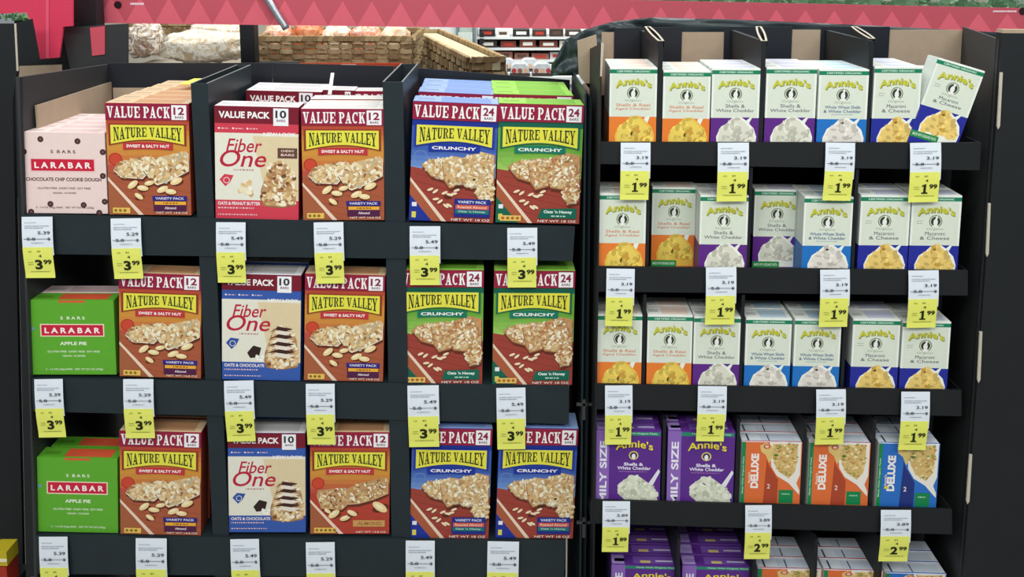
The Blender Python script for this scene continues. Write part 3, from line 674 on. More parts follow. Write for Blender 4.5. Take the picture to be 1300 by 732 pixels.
# bottom
_, m = L('lgreen', (49, 674), (150, 676), 581, 'green apple pie fruit bar box on the bottom shelf', G, back=.010)
behind('lgreen', m, .0375, 'green fruit bar box behind the front one, bottom shelf', None, dx=.010, dz=.001, front=False)
_, m = L('nv12', (153, 677), (255, 679), 547, 'orange nut bar box beside the green fruit box, bottom shelf', G)
behind('nv12', m, .048, 'orange nut bar box behind the bottom shelf front one', None, dx=.003, dz=.003, front=False)
_, m = L('fblue', (291, 675), (388, 675), 549, 'blue and cream fiber bar box on the bottom shelf', G)
behind('fblue', m, .055, 'blue fiber bar box behind the front blue one, bottom shelf', None, dx=.004, dz=.004, front=False)
_, m = L('nv12a', (394, 677), (494, 677), 548, 'darker red almond bar box with a plain tan panel, bottom shelf', G)
behind('nv12', m, .048, 'nut bar box behind the darker red almond box', None, dx=.003, dz=.003, front=False)
L('nv24b', (520, 682), (620, 683), 543, 'blue granola box, left one of the pair on the bottom shelf', G)
L('nv24b', (629, 682), (727, 683), 543, 'blue granola box, right one of the pair on the bottom shelf', G)
L('fblue', (295, 883), (392, 884), 748, 'blue box cut by the lower edge, below the blue fiber box', None, back=.05)
# ------------------------------------------------------------------ boxes on the right stand
def Rb(key, row, x0, x1, ty, label, grp, back=.008, yaw=0, n=0, bl=None, step=None, front=False):
    A = RP.hit((x0 + x1) / 2, ty, back); zf = rfloor(row, A.x) + .0005
    # lower corners at floor height on the plane
    X0, X1 = RP.hit(x0, ty, back), RP.hit(x1, ty, back)
    d = KINDS[key][4]; wd = (X1 - X0).length - .0012; h = A.z - zf
    M = Matrix.Translation(((X0.x + X1.x) / 2, (X0.y + X1.y) / 2, zf)) @ Matrix.Rotation(math.atan2(X1.y - X0.y, X1.x - X0.x) + yaw, 4, 'Z') @ Matrix.Diagonal((wd / d['W'], 1, h / d['H'], 1))
    put(key, M, label, grp)
    st = step or d['D'] + .0016
    for i in range(n):
        behind(key, M, st * (i + 1), '%s box %s behind the %s' % (bl[0], ('directly', 'second', 'third', 'rearmost')[i], bl[1]), bl[2], front=front)
    return M
G = 'small white macaroni boxes facing the aisle'; g2 = 'macaroni boxes queued behind the top shelf front row'
rows = [
 (0, [('orange', 774, 835, 86, 'leftmost orange macaroni box on the top shelf'), ('orange', 842, 903, 90, 'second orange macaroni box on the top shelf'),
      ('purple', 904, 966, 87, 'purple macaroni box left of the second divider, top shelf'), ('purple', 973, 1038, 86, 'purple macaroni box right of the second divider, top shelf'),
      ('blue', 1040, 1104, 88, 'light blue macaroni box on the top shelf'), ('navy', 1110, 1171, 85, 'upright navy blue macaroni box on the top shelf')], 2),
 (1, [('orange', 761, 821, 246, 'bright orange macaroni box at the left end, second shelf'), ('purple', 889, 951, 248, 'bright purple macaroni box on the second shelf'),
      ('blue', 1021, 1084, 250, 'light blue macaroni box on the second shelf'), ('navy', 1093, 1157, 248, 'navy blue macaroni box, left of the second shelf pair'),
      ('navy', 1158, 1222, 248, 'navy blue macaroni box at the right end, second shelf')], 1),
 (2, [('orange', 758, 816, 399, 'leftmost orange macaroni box on the third shelf'), ('orange', 822, 880, 400, 'second orange macaroni box on the third shelf'),
      ('purple', 881, 941, 402, 'purple macaroni box on the third shelf'), ('blue', 947, 1006, 404, 'light blue macaroni box, left of the third shelf pair'),
      ('blue', 1009, 1069, 405, 'light blue macaroni box, right of the third shelf pair'), ('navy', 1083, 1144, 405, 'navy blue macaroni box, left of the third shelf pair'),
      ('navy', 1146, 1208, 408, 'navy blue macaroni box at the right end, third shelf')], 1)]
for row, items, n in rows:
    for c, x0, x1, ty, lab in items:
        Rb('a' + c, row, x0, x1, ty, lab, G, n=n, bl=(c, lab.replace(' macaroni', ''), g2 if row == 0 else 'macaroni boxes queued behind a front row'))
for c, x0, x1, ty, lab in (('orange', 828, 885, 238, 'shaded orange macaroni box pushed back on the second shelf'), ('purple', 958, 1018, 241, 'shaded purple macaroni box pushed back on the second shelf')):
    Rb('a' + c, 1, x0, x1, ty, lab, G, back=.062)
Rb('anavy', 0, 1163, 1205, 87, 'navy blue macaroni box half hidden behind the tilted one', None, back=.062)
# tilted box leaning on the right side panel
d = KINDS['anavy'][4]; c0 = RP.hit(1165, 185, .006); c1 = RP.hit(1228, 192, .006); zf = rfloor(0, c0.x)
tilt = math.radians(16.5); e = Vector((math.cos(tilt), 0, -math.sin(tilt))) * d['W']
tl = RP.hit(1191, 73, .006); up = Vector((math.sin(tilt), 0, math.cos(tilt)))
org = tl - up * (d['H'] * .965) + e * .5
M = Matrix.Translation(org) @ Matrix.Rotation(math.radians(-2), 4, 'Z') @ Matrix.Rotation(tilt, 4, 'Y') @ Matrix.Diagonal((1, 1, .965, 1))
put('anavy', M, 'tilted navy blue macaroni box leaning at the right end, top shelf', G)
G = 'family size macaroni boxes'
Rb('fam', 3, 757, 840, 546, 'purple family size macaroni box at the left end, fourth shelf', G, n=1, bl=('purple', 'left family size box, fourth shelf', G))
Rb('fam', 3, 848, 934, 547, 'second purple family size macaroni box on the fourth shelf', G, n=1, bl=('purple', 'second family size box, fourth shelf', G))
G = 'deluxe macaroni boxes'
Rb('dor', 3, 942, 1019, 561, 'orange deluxe macaroni box beside the purple ones, fourth shelf', G, n=2, bl=('orange deluxe', 'left orange deluxe box, fourth shelf', G))
Rb('dor', 3, 1028, 1106, 562, 'orange deluxe macaroni box beside the blue one, fourth shelf', G, n=2, bl=('orange deluxe', 'right orange deluxe box, fourth shelf', G))
Rb('dbl', 3, 1116, 1194, 563, 'blue deluxe macaroni box on the fourth shelf', G, n=2, bl=('blue deluxe', 'blue deluxe box, fourth shelf', G))
G = 'boxes on the lowest shelf cut by the picture edge'
for key, x0, x1, ty, lab, q in (('fam', 776, 864, 717, 'purple family size box lowest shelf left end, cut by the frame', 'left lowest family box'), ('fam', 866, 956, 718, 'second purple family size box on the lowest shelf, cut by the frame', 'second lowest family box'),
                        ('dor', 962, 1044, 722, 'orange deluxe box, left of two on the lowest shelf', 'left lowest orange box'), ('dor', 1046, 1122, 724, 'orange deluxe box, right of two on the lowest shelf', 'right lowest orange box'), ('dbl', 1124, 1202, 728, 'blue deluxe box at the right end of the lowest shelf', 'lowest blue box')):
    Rb(key, 4, x0, x1, ty, lab, G, back=.030, n=3 if key == 'fam' else 2, bl=('purple' if key == 'fam' else ('orange' if key == 'dor' else 'blue'), q, G), step=.033)

# ------------------------------------------------------------------ price tags
TAGS = {}
def tag_meshes(reg, sale, sup):
    k = (reg, sale, sup)
    if k in TAGS: return TAGS[k]
    W, H = .0545, .106; out = []
    bul = lambda v: -.004 * math.sin(math.pi * min(1, v * 1.1)) - .002 * v
    def sheet(name, x0, x1, v0, v1, col, off):
        V, F = [], []; n = 6
        for i in range(n + 1):
            v = v0 + (v1 - v0) * i / n
            for yo in (0, .0004):
                V += [((x0 - .5) * W, bul(v) - off + yo, -v * H), ((x1 - .5) * W, bul(v) - off + yo, -v * H)]
        for i in range(n):
            b = i * 4; F += [(b, b + 4, b + 5, b + 1), (b + 2, b + 3, b + 7, b + 6), (b, b + 2, b + 6, b + 4), (b + 1, b + 5, b + 7, b + 3)]
        F += [(0, 1, 3, 2), (n * 4, n * 4 + 2, n * 4 + 3, n * 4 + 1)]
        me = mesh(name, V, F, [lin(col)] * len(F)); me.materials.append(PAPER); return me
    out.append(('price_tag', sheet('price_tag', 0, 1, 0, .62, (228, 234, 242), 0)))
    out.append(('sale_strip', sheet('sale_strip', .0, .965, .485, 1, (236, 238, 112), .0008)))
    a = Art(W, H, 'printed_price', seed=hash(reg) % 97 if False else len(reg) + int(sale)); K = (60, 64, 74)
    a.micro(.10, .085, .48, .010, (120, 126, 138), 30); a.micro(.10, .135, .88, .012, (130, 136, 148), 30); a.micro(.10, .165, .70, .012, (120, 126, 138), 30)
    a.text(reg, .52, .225, .92, .275, (70, 74, 86), .015)
    a.rect(.06, .345, .94, .352, (70, 74, 86)); a.text('5.0', .16, .325, .44, .37, (60, 64, 74), .02); a.text('$', .84, .325, .92, .375, (60, 64, 74), .02)
    a.micro(.30, .405, .70, .012, (120, 126, 138), 30)
    O = (84, 84, 40)
    a.micro(.18, .545, .30, .02, (160, 156, 60), 30); a.text('$5', .46, .54, .58, .565, O, .01); a.text('4', .50, .605, .60, .65, O, .02)
    a.micro(.14, .73, .32, .012, (130, 128, 60), 30); a.micro(.14, .765, .32, .012, (130, 128, 60), 30)
    X0 = .36 if sale != '1' else .42
    if sale == '1':
        a.poly([(.46, .70), (.54, .68), (.54, .845), (.46, .845)], (40, 42, 24)); a.poly([(.40, .715), (.47, .69), (.47, .72), (.40, .735)], (40, 42, 24)); a.rect(.40, .83, .60, .855, (40, 42, 24))
    else: a.text(sale, .36, .69, .60, .855, (40, 42, 24), .04)
    a.text(sup, .64, .69, .90, .77, (40, 42, 24), .035); a.micro(.2, .885, .82, .014, (120, 118, 50), 30)
    V, F, C = a.parts['printed_price']
    V = [(x, y + bul(1 - z / H) - .0011, z - H) for x, y, z in V]
    me = mesh('printed_price', V, F, C); me.materials.append(PAPER); out.append(('printed_price', me))
    TAGS[k] = out; return out
def price(plane, x0, x1, y0, y1, reg, sale, sup, label, group):
    A, B = plane.hit(x0, y0, -.0035), plane.hit(x1, y0, -.0035); C_ = plane.hit((x0 + x1) / 2, y1, -.0035)
    wd = B.x - A.x; h = (A.z + B.z) / 2 - C_.z; ms = tag_meshes(reg, sale, sup)
    o = link(*ms[0][:2]); tag(o, label, 'price tag', group)
    o.matrix_world = Matrix.Translation((A + B) / 2) @ Matrix.Rotation(RND.uniform(-.02, .02), 4, 'Y') @ Matrix.Diagonal((wd / .0545, 1, h / .106, 1))
    for n, me in ms[1:]: link(n, me, None, o)
ls = [('pink dotted box', '5.39'), ('orange nut box beside the pink box', '5.29'), ('red fiber box', '5.49'), ('orange nut box right of the red box', '5.29'), ('blue granola box', '5.49'), ('light green granola box', '5.49')]
for (x0, x1, y0, y1), (w_, reg) in zip([(27, 67, 275, 352), (140, 179, 277, 353), (274, 312, 282, 358), (398, 436, 282, 359), (520, 559, 287, 361), (644, 682, 289, 364)], ls):
    price(LP, x0, x1, y0, y1, reg, '3', '99', 'price tag below the top shelf %s' % w_, 'price tags on the left stand')
lm = ['green fruit box', 'orange nut box beside the green box', 'blue fiber box', 'orange nut box right of the blue box', 'left green granola box', 'right green granola box']
for (x0, x1, y0, y1), w_, (_, reg) in zip([(43, 80, 481, 554), (156, 195, 481, 555), (284, 322, 483, 559), (388, 425, 487, 563), (517, 557, 489, 566), (630, 667, 492, 569)], lm, ls):
    price(LP, x0, x1, y0, y1, reg, '3', '99', 'price tag below the middle shelf %s' % w_, 'price tags on the left stand')
lb = ['green fruit box', 'orange nut box', 'blue fiber box', 'darker red almond box', 'left blue granola box', 'right blue granola box']
for (x0, x1, y0), w_, (_, reg) in zip([(49, 86, 681), (172, 212, 683), (292, 329, 684), (388, 425, 688), (515, 552, 686), (619, 659, 687)], lb, ls):
    price(LP, x0, x1, y0, y0 + 76, reg, '3', '99', 'price tag below the bottom shelf %s, cut by the frame' % w_, 'price tags on the left stand')
ordn = ['leftmost', 'second from left', 'third from left', 'rightmost']
for rn, ts in (('top', [(788, 826, 181, 253), (911, 951, 181, 255), (1048, 1086, 181, 254), (1155, 1195, 181, 256)]), ('second', [(770, 806, 341, 413), (896, 935, 339, 411), (1041, 1079, 342, 414), (1153, 1192, 343, 415)]),
               ('third', [(768, 803, 489, 563), (886, 923, 490, 559), (1036, 1074, 494, 563), (1144, 1181, 497, 570)])):
    for t, od in zip(ts, ordn): price(RP, *t, '3.19', '1', '99', '%s yellow price tag on the %s shelf edge, right stand' % (od, rn), 'price tags on the right stand')
for t, od, sale, sup in zip([(765, 800, 636, 699), (946, 980, 641, 708), (1118, 1157, 647, 711)], ('below the left family size box', 'below the left orange deluxe box', 'below the blue deluxe box'), '122', ('89', '99', '99')):
    price(RP, *t, '3.89', sale, sup, 'yellow price tag on the fourth shelf edge, %s' % od, 'price tags on the right stand')
pz = m0 = LP.hit(228, 107, .17)
o = MB().prism([pz, pz + Vector((.035, .0, 0)), pz + Vector((.045, .05, .004)), pz + Vector((.012, .05, .004))], (0, 0, .001), lin((236, 226, 90))).build('sale_slip', PAPER, None, cols=True, org=pz); tag(o, 'yellow and white paper slip lying on the orange nut boxes, top shelf', 'paper')

# ------------------------------------------------------------------ header and things above
YH = 2.12
a0 = at(119, 29, YH); a1 = at(1330, 44, YH); t0 = at(119, -14, YH); t1 = at(1330, 11, YH)
PINK, PINK2, PINK3 = (226, 102, 118), (198, 86, 100), (224, 52, 86)
mb = MB().prism([a0, a1, t1, t0], (0, .006, 0), lin(PINK2)); hd = mb.build('header_banner', INK, None, cols=True, org=a0)
tag(hd, 'long pink cardboard header banner with a triangle pattern above the stands', 'banner')
tr = MB(); n = 33
for i in range(-1, n):
    u0, u1 = (i + .1) / n, (i + 1.1) / n; um = (u0 + u1) / 2
    if u0 < 0 or u1 > 1: continue
    q = [a0.lerp(a1, u0), a0.lerp(a1, u1), t0.lerp(t1, um).lerp(a0.lerp(a1, um), .22)]
    tr.prism([p + Vector((0, -.001, 0)) for p in q], (0, .0008, 0), lin(PINK))
o = tr.build('triangle_print', INK, hd, cols=True); o['label'] = 'row of lighter pink triangles'
h1 = at(150, 6, YH) ; cyl = []
def disc(c, r, dy, n=14): return [(c.x + r * math.cos(6.2832 * i / n), c.y - dy, c.z + r * math.sin(6.2832 * i / n)) for i in range(n)]
for hc in (h1, at(1298, 14, YH)): MB().prism(disc(hc, .009, .003), (0, .002, 0), lin((40, 20, 24))).build('punched_hole', INK, hd, cols=True)
for x0, y0, x1, y1 in ((166, 3, 183, 7), (1260, 13, 1290, 16)):
    A, B = at(x0, y1, YH), at(x1, y0, YH); a = Art(B.x - A.x, B.z - A.z, 'small_print', seed=x0); a.micro(0, .1, 1, .7, (250, 214, 222), 3 if x0 < 500 else 5)
    me = mesh('small_print', *a.parts['small_print']); me.materials.append(INK); o = link('small_print', me, None, hd); o.location = Vector(((A.x + B.x) / 2, A.y - .0015, A.z)) - parent_origin(hd)
# metal rod crossing the banner
def rod(name, A, B, r, m, parent=None, n=10):
    d = (B - A); z = d.normalized(); x = z.cross(Vector((0, 1, .1))).normalized(); y = z.cross(x)
    mb = MB(); mb.prism([A + x * r * math.cos(6.2832 * i / n) + y * r * math.sin(6.2832 * i / n) for i in range(n)], d); return mb.build(name, m, parent, org=None if parent else A)
CH = mat('brushed_metal', (176, 182, 190), .3, .1, 50, metal=.8)
A, B = at(362, 34, YH - .02), at(326, -22, YH - .02)
rr = rod('metal_rod', A, B, .0085, CH); tag(rr, 'slanted bare metal rod crossing the pink banner', 'rod')
cp = rod('end_cap', A + (A - B).normalized() * .006, A, .0095, mat('rod_cap', (90, 96, 104), .5, .1), rr)
# green foil garland along the top of the banner
gm = MB(); r = random.Random(5)
for i in range(1500):
    u = r.random(); p = (t0 + Vector((0, .004, 0))).lerp(t1, u) + Vector((0, r.uniform(.008, .045), r.uniform(-.012, .035)))
    if u < .22: continue
    d = Vector((r.uniform(-.02, .02), r.uniform(-.01, .01), r.uniform(-.01, .012))); e = Vector((r.uniform(-.004, .004), r.uniform(-.003, .003), .004))
    gm.prism([p, p + d, p + d + e], (0, .0006, 0), lin(r.choice([(96, 140, 98), (74, 122, 82), (134, 168, 136), (150, 178, 150)])))
g0 = t0.lerp(t1, .22)
for k in range(60): q0 = g0.lerp(t1, k / 60); q1 = g0.lerp(t1, (k + 1) / 60); zz = Vector((0, .03, .018 + .010 * math.sin(k * 1.7))); gm.prism([q0 + Vector((0, .03, -.015)), q1 + Vector((0, .03, -.015)), q1 + zz, q0 + zz], (0, .016, 0), lin([(86, 126, 92), (104, 142, 108), (72, 110, 78)][k % 3]))
o = gm.build('foil_garland', INK, None, cols=True, org=t0); tag(o, 'green tinsel garland along the top of the pink banner', 'garland', kind='stuff')
# pink shaped banner at the far left, its black frame
Y2 = 1.98
def flat(name, pts, Y, th, m, label=None, cat=None, parent=None, col=None):
    q = [at(x, y, Y) for x, y in pts]; mb = MB().prism(q, (0, th, 0), lin(col) if col else None)
    o = mb.build(name, m, parent, cols=bool(col), org=None if parent else q[0])
    if label: o['label'] = label
    if cat: o['category'] = cat
    return o
pb = flat('pink_banner', [(-40, -30), (92, -30), (92, 33), (80, 34), (75, 73), (50, 75), (34, 16), (-40, 19)], Y2, .006, INK, 'pink banner piece with a tapering tab at the far left', 'banner', col=(222, 62, 92))
flat('fold_strip', [(58, 0), (62, 0), (62, 74), (58, 74)], Y2 - .002, .001, INK, parent=pb, col=(232, 92, 118))
post = MB(); A, B = at(91, 33, 2.06), at(119, -30, 2.06)
post.box((A.x, 2.06, 0), (B.x, 2.10, B.z)); o = post.build('black_post', BLACK2, None, org=(A.x, 2.06, 0)); tag(o, 'black upright post between the pink banners', 'post')
ffl = MB().box((A.x - .01, 2.05, 0), (B.x + .01, 2.11, .03)).build('foot_plate', BLACK2, o)
gp = flat('grey_panel', [(78, 36), (114, 33), (162, 30), (162, 92), (90, 92)], 2.02, .006, GREYB, 'dark grey board standing behind the left stand', 'panel')
q = [at(162, 92, 2.02), at(90, 92, 2.02)]
MB().box((q[1].x, 2.02, 0), (q[0].x, 2.026, q[0].z)).build('lower_board', GREYB, gp)
flat('painted_reflection', [(114, 35), (133, 33), (133, 69), (117, 71)], 2.017, .002, INK, parent=gp, col=(206, 84, 100))  # pink reflection on the grey board, painted as a flat coloured strip
# neighbouring black unit at the far left
y3 = 1.72
nbp = flat('black_side_board', [(-60, 30), (19, 30), (21, 92), (16, 130), (30, 760), (-60, 760)], y3, .01, BLACK2, 'black cardboard board at the far left edge beside the snack stand', 'panel')
lo = at(-20, 740, y3); MB().box((at(-60, 740, y3).x, y3, 0), (at(26, 740, y3).x, y3 + .01, lo.z + .02)).build('lower_board', BLACK2, nbp)
flat('side_fold', [(21, 29), (40, 24), (50, 78), (24, 82)], y3 + .2, .005, BLACK2, parent=nbp)
flat('rear_board', [(18, 24), (50, 20), (100, 30), (100, 250), (18, 250)], y3 + .315, .005, BLACK2, parent=nbp)
flat('rear_flap', [(22, 84), (78, 82), (78, 96), (22, 99)], y3 + .29, .004, KRAFT, parent=nbp)['label'] = 'bare brown cardboard flap'
flat('raw_edge', [(18, 30), (20, 30), (23, 90), (21, 90)], y3 - .003, .002, CUT, parent=nbp)['label'] = 'pale raw board edge'
gm = MB()
for i in range(70):
    p = at(r.uniform(-20, 31), r.uniform(19, 26), y3 + .03); d = Vector((r.uniform(-.014, .014), r.uniform(-.01, .01), r.uniform(-.004, .004))); gm.prism([p, p + d, p + d * .5 + Vector((0, 0, .006))], (0, .0006, 0), lin(r.choice([(86, 130, 86), (50, 96, 56), (120, 160, 110)])))
o = gm.build('foil_garland', INK, None, cols=True, org=at(0, 24, y3)); tag(o, 'short green tinsel on top of the black board at the far left', 'garland', kind='stuff')
# small packets just visible at the lower left corner
for (x0, y0, x1, y1, c, lab) in ((-12, 700, 8, 718, (196, 176, 40), 'yellow packet at the lower left corner'), (-12, 719, 8, 750, (170, 50, 34), 'red packet at the lower left corner')):
    A, B = at(x0, y1, 1.62), at(x1, y0, 1.62)
    mb = MB().box((A.x, 1.62, A.z), (B.x, 1.66, B.z - .001), lin(c)); o = mb.build('snack_packet', INK, None, cols=True, org=(A.x, 1.62, A.z)); tag(o, lab, 'packet')
    MB().box((A.x, 1.619, A.z + (B.z - A.z) * .3), (B.x, 1.62, A.z + (B.z - A.z) * .5), lin((240, 230, 200))).build('printed_band', INK, o, cols=True)
A = at(-12, 750, 1.62); B = at(10, 750, 1.62); o = MB().box((A.x, 1.60, 0), (B.x, 1.70, A.z - .001)).build('packet_bin', BLACK2, None, org=(A.x, 1.6, 0)); tag(o, 'black bin under the packets in the lower left corner', 'bin')

# black plastic sheet draped behind the right stand
def sheet_pt(u, v):
    top = [(700, 84), (718, 50), (742, 38), (780, 27), (830, 22), (960, 26), (1100, 32), (1250, 40), (1310, 44)]
    bot = [(699, 96), (724, 96), (756, 92), (782, 52), (832, 56), (960, 62), (1100, 62), (1250, 62), (1310, 62)]
    k = u * (len(top) - 1); i = min(int(k), len(top) - 2); f_ = k - i
    tx = [top[i][j] * (1 - f_) + top[i + 1][j] * f_ for j in (0, 1)]; bx_ = [bot[i][j] * (1 - f_) + bot[i + 1][j] * f_ for j in (0, 1)]
    x, y = (tx[j] * (1 - v) + bx_[j] * v for j in (0, 1))
    nz = noise.noise(Vector((u * 14, v * 3, 1))) * .018 + noise.noise(Vector((u * 34, v * 8, 4))) * .006
    return at(x, y, 1.93 + nz)
V, F = [], []; nu, nv = 120, 10
for i in range(nu + 1):
    for j in range(nv + 1): V.append(sheet_pt(i / nu, j / nv))
for i in range(nu):
    for j in range(nv): b = i * (nv + 1) + j; F.append((b, b + 1, b + nv + 2, b + nv + 1))
org = V[0].copy(); me = mesh('plastic_sheet', [v - org for v in V], F); o = link('plastic_sheet', me, mat('black_plastic', (48, 58, 62), .38, .15, 14, .1, .4), None, org)
for p in me.polygons: p.use_smooth = True
md = o.modifiers.new('thick', 'SOLIDIFY'); md.thickness = .0015
tag(o, 'crumpled black plastic sheet draped along the back of the right stand', 'plastic sheet')
kb = flat('kraft_board', [(733, 52), (757, 44), (762, 110), (748, 112), (735, 96)], 1.76, .005, KRAFT, 'brown kraft board standing between the two stands', 'board')
q = at(748, 112, 1.76); MB().box((q.x - .012, 1.76, 0), (q.x + .008, 1.765, q.z + .01)).build('lower_board', KRAFT, kb)

# ------------------------------------------------------------------ bakery behind
YB = 2.68
# display table with red price rail
ta, tb = at(150, 84, YB), at(512, 86, YB)
WOOD = mat('table_laminate', (150, 140, 126), .5, .1, 12)
tbl = empty('bakery_table', ((ta.x + tb.x) / 2, YB, 0)); tag(tbl, 'low bakery display table behind the left stand', 'table')
xe = at(524, 86, YB).x; MB().prism([(ta.x, YB, ta.z - .04), (xe, YB, ta.z - .04), (xe, YB + .30, ta.z - .04), (xe - .16, YB + .42, ta.z - .04), (xe - .16, YB + .9, ta.z - .04), (ta.x, YB + .9, ta.z - .04)], (0, 0, .028)).build('table_top', WOOD, tbl)
for x in (ta.x + .05, xe - .2):
    for y in (YB + .05, YB + .85): MB().box((x - .02, y - .02, 0), (x + .02, y + .02, ta.z - .04)).build('leg', WOOD, tbl)
ra, rb = at(380, 86, YB - .01), at(512, 80, YB - .01)
o = MB().box((ra.x, YB - .012, ra.z), (rb.x, YB - .006, rb.z), lin((226, 84, 54))).build('price_rail', INK, tbl, cols=True); o['label'] = 'orange red price rail'
ro = MB().box((at(434, 84, YB).x, YB - .014, at(434, 84, YB).z), (at(453, 84, YB).x, YB - .012, at(453, 81, YB).z), lin((240, 236, 230))).build('white_label', INK, None, cols=True, org=(0, 0, 0)); ro.parent = o; ro.location = -parent_origin(o)
ra, rb = at(330, 83, YB - .01), at(380, 78, YB - .01)
MB().box((ra.x, YB - .012, ra.z), (rb.x, YB - .006, rb.z)).build('end_rail', mat('grey_rail', (96, 100, 98), .5, .1), tbl)
# black post
A, B = at(306, 82, 2.5), at(322, 20, 2.5)
o = MB().box((A.x, 2.5, 0), (B.x, 2.54, B.z)).box((A.x - .02, 2.48, 0), (B.x + .02, 2.56, .02)).build('black_post', BLACK2, None, org=(A.x, 2.5, 0)); tag(o, 'black upright post in front of the wicker basket', 'post')
# wicker baskets: woven strands over stakes
WICK = mat('wicker', rough=.7, grain=.12, scale=60, attr=True, bump=.3)
def wicker(name, A, B, h, depth, label, rows_=6, lean=.02, rim=True):
    """basket standing along A->B, height h, real weave"""
    root = empty(name, A); tag(root, label, 'basket', 'wicker baskets')
    d = (B - A); Ln = d.length; u = d.normalized(); nrm = Vector((u.y, -u.x, 0)).normalized(); rr_ = random.Random(3)
    ns = max(4, int(Ln / .034)); back = -nrm * depth
    wv = MB(); st = MB(); hh = h / rows_
    sides = [(A, u, Ln, nrm), (A + back, -nrm * -1 * 1, 0, None)]
    def wall(P0, u_, L_, n_):
        k = max(3, int(L_ / .036)); sp = L_ / k
        for i in range(k + 1): c = P0 + u_ * sp * i; st.prism([c - u_ * .0035 - n_ * .003, c + u_ * .0035 - n_ * .003, c + u_ * .0035 + n_ * .003, c - u_ * .0035 + n_ * .003], (0, 0, h), lin((112, 88, 58)))
        for r_ in range(rows_):
            z = hh * r_
            for i in range(k):
                s_ = 1 if (i + r_) % 2 else -1
                c0, c1 = P0 + u_ * sp * i, P0 + u_ * sp * (i + 1); cm = (c0 + c1) / 2
                col = lin(rr_.choice([(172, 148, 112), (156, 132, 98), (184, 160, 124), (138, 114, 82)]))
                pts0 = [c0, c0.lerp(cm, .5) + n_ * .006 * s_, cm + n_ * .008 * s_, cm.lerp(c1, .5) + n_ * .006 * s_, c1]
                for a_, b_ in zip(pts0[:-1], pts0[1:]):
                    wv.prism([a_ + Vector((0, 0, z + .1 * hh)), b_ + Vector((0, 0, z + .1 * hh)), b_ + Vector((0, 0, z + .88 * hh)), a_ + Vector((0, 0, z + .88 * hh))], n_ * .004, col)
    wall(A, u, Ln, nrm); wall(A + back + u * Ln, -u, Ln, -nrm); wall(A + back, -back.normalized() * 1, depth, -u) if False else wall(A + back, nrm, depth, -u); wall(B, -nrm, depth, u)
    o = st.build('stake', WICK, root, cols=True); o['kind'] = 'stuff'; o = wv.build('weave', WICK, root, cols=True); o['kind'] = 'stuff'
    if rim:
        rm = MB(); k = int(Ln / .016)
        for P0, u_, L_ in ((A, u, Ln), (A + back, u, Ln), (A, -nrm, depth), (B, -nrm, depth)):
            k = int(L_ / .016)
            for i in range(k):
                c = P0 + u_ * (L_ * (i + .5) / k) + Vector((0, 0, h)); rm.prism([c + u_ * -.012 + Vector((0, 0, -.006)), c + u_ * .004 + Vector((0, 0, -.008)), c + u_ * .012 + Vector((0, 0, .008)), c + u_ * -.004 + Vector((0, 0, .01))], (u_.cross(Vector((0, 0, 1)))) * .012, lin(rr_.choice([(176, 150, 110), (146, 118, 82)])))
        o = rm.build('rim', WICK, root, cols=True); o['label'] = 'braided rim'
    MB().prism([A + Vector((0, 0, .004)), B + Vector((0, 0, .004)), B + back + Vector((0, 0, .004)), A + back + Vector((0, 0, .004))], (0, 0, .006), lin((150, 118, 76))).build('base', WICK, root, cols=True)
    return root
zt_ = ta.z - .012
def tz(x, Y): p = at(x, 60, Y); return Vector((p.x, Y, zt_))
H1 = at(400, 49, YB + .03).z - zt_
wicker('wicker_basket', tz(326, YB + .03), tz(523, YB + .03), H1, .30, 'long brown wicker basket of loaves behind the red price rail')
R1 = at(527, 36, 3.3); R2 = at(597, 82, 2.42)
hz = .5 * (R1.z + R2.z); hh_ = .16
wicker('wicker_basket', Vector((R1.x, 3.3, hz - hh_)), Vector((R2.x, 2.42, hz - hh_)), hh_, .10, 'wicker basket set at an angle with its rim slanting down to the right', rows_=5)
kb2 = MB().box((R1.x - .05, 2.40, 0), (R1.x + .0, 3.3, hz - hh_ - .001)); lin_ = MB().prism([(R1.x + .008, 3.29, hz - .03), (R2.x + .008, 2.43, hz - .03), (R2.x + .085, 2.43, hz - .03), (R1.x + .085, 3.29, hz - .03)], (0, 0, .025)).build('paper_lining', mat('cream_paper', (196, 182, 150), .7, .1, 30), None, org=(R2.x, 2.43, hz)); tag(lin_, 'cream paper lining filling the slanting wicker basket', 'paper')
pl = empty('basket_plinth', (R1.x, 2.9, 0)); tag(pl, 'pale plinth under the slanting wicker basket', 'plinth')
MB().prism([(R1.x - .02, 3.32, 0), (R2.x - .02, 2.40, 0), (R2.x + .11, 2.40, 0), (R1.x + .11, 3.32, 0)], (0, 0, hz - hh_ - .001)).build('body', WOOD, pl)
MB().prism([(R1.x + .03, 3.25, 0), (R2.x + .02, 2.48, 0), (R2.x + .08, 2.48, 0), (R1.x + .08, 3.25, 0)], (0, 0, .01)).build('foot', BLACK2, pl)
wicker('wicker_basket', tz(166, YB + .50), tz(246, YB + .50), at(200, 30, YB + .50).z - zt_, .25, 'wicker basket at the left behind the bagged loaves')
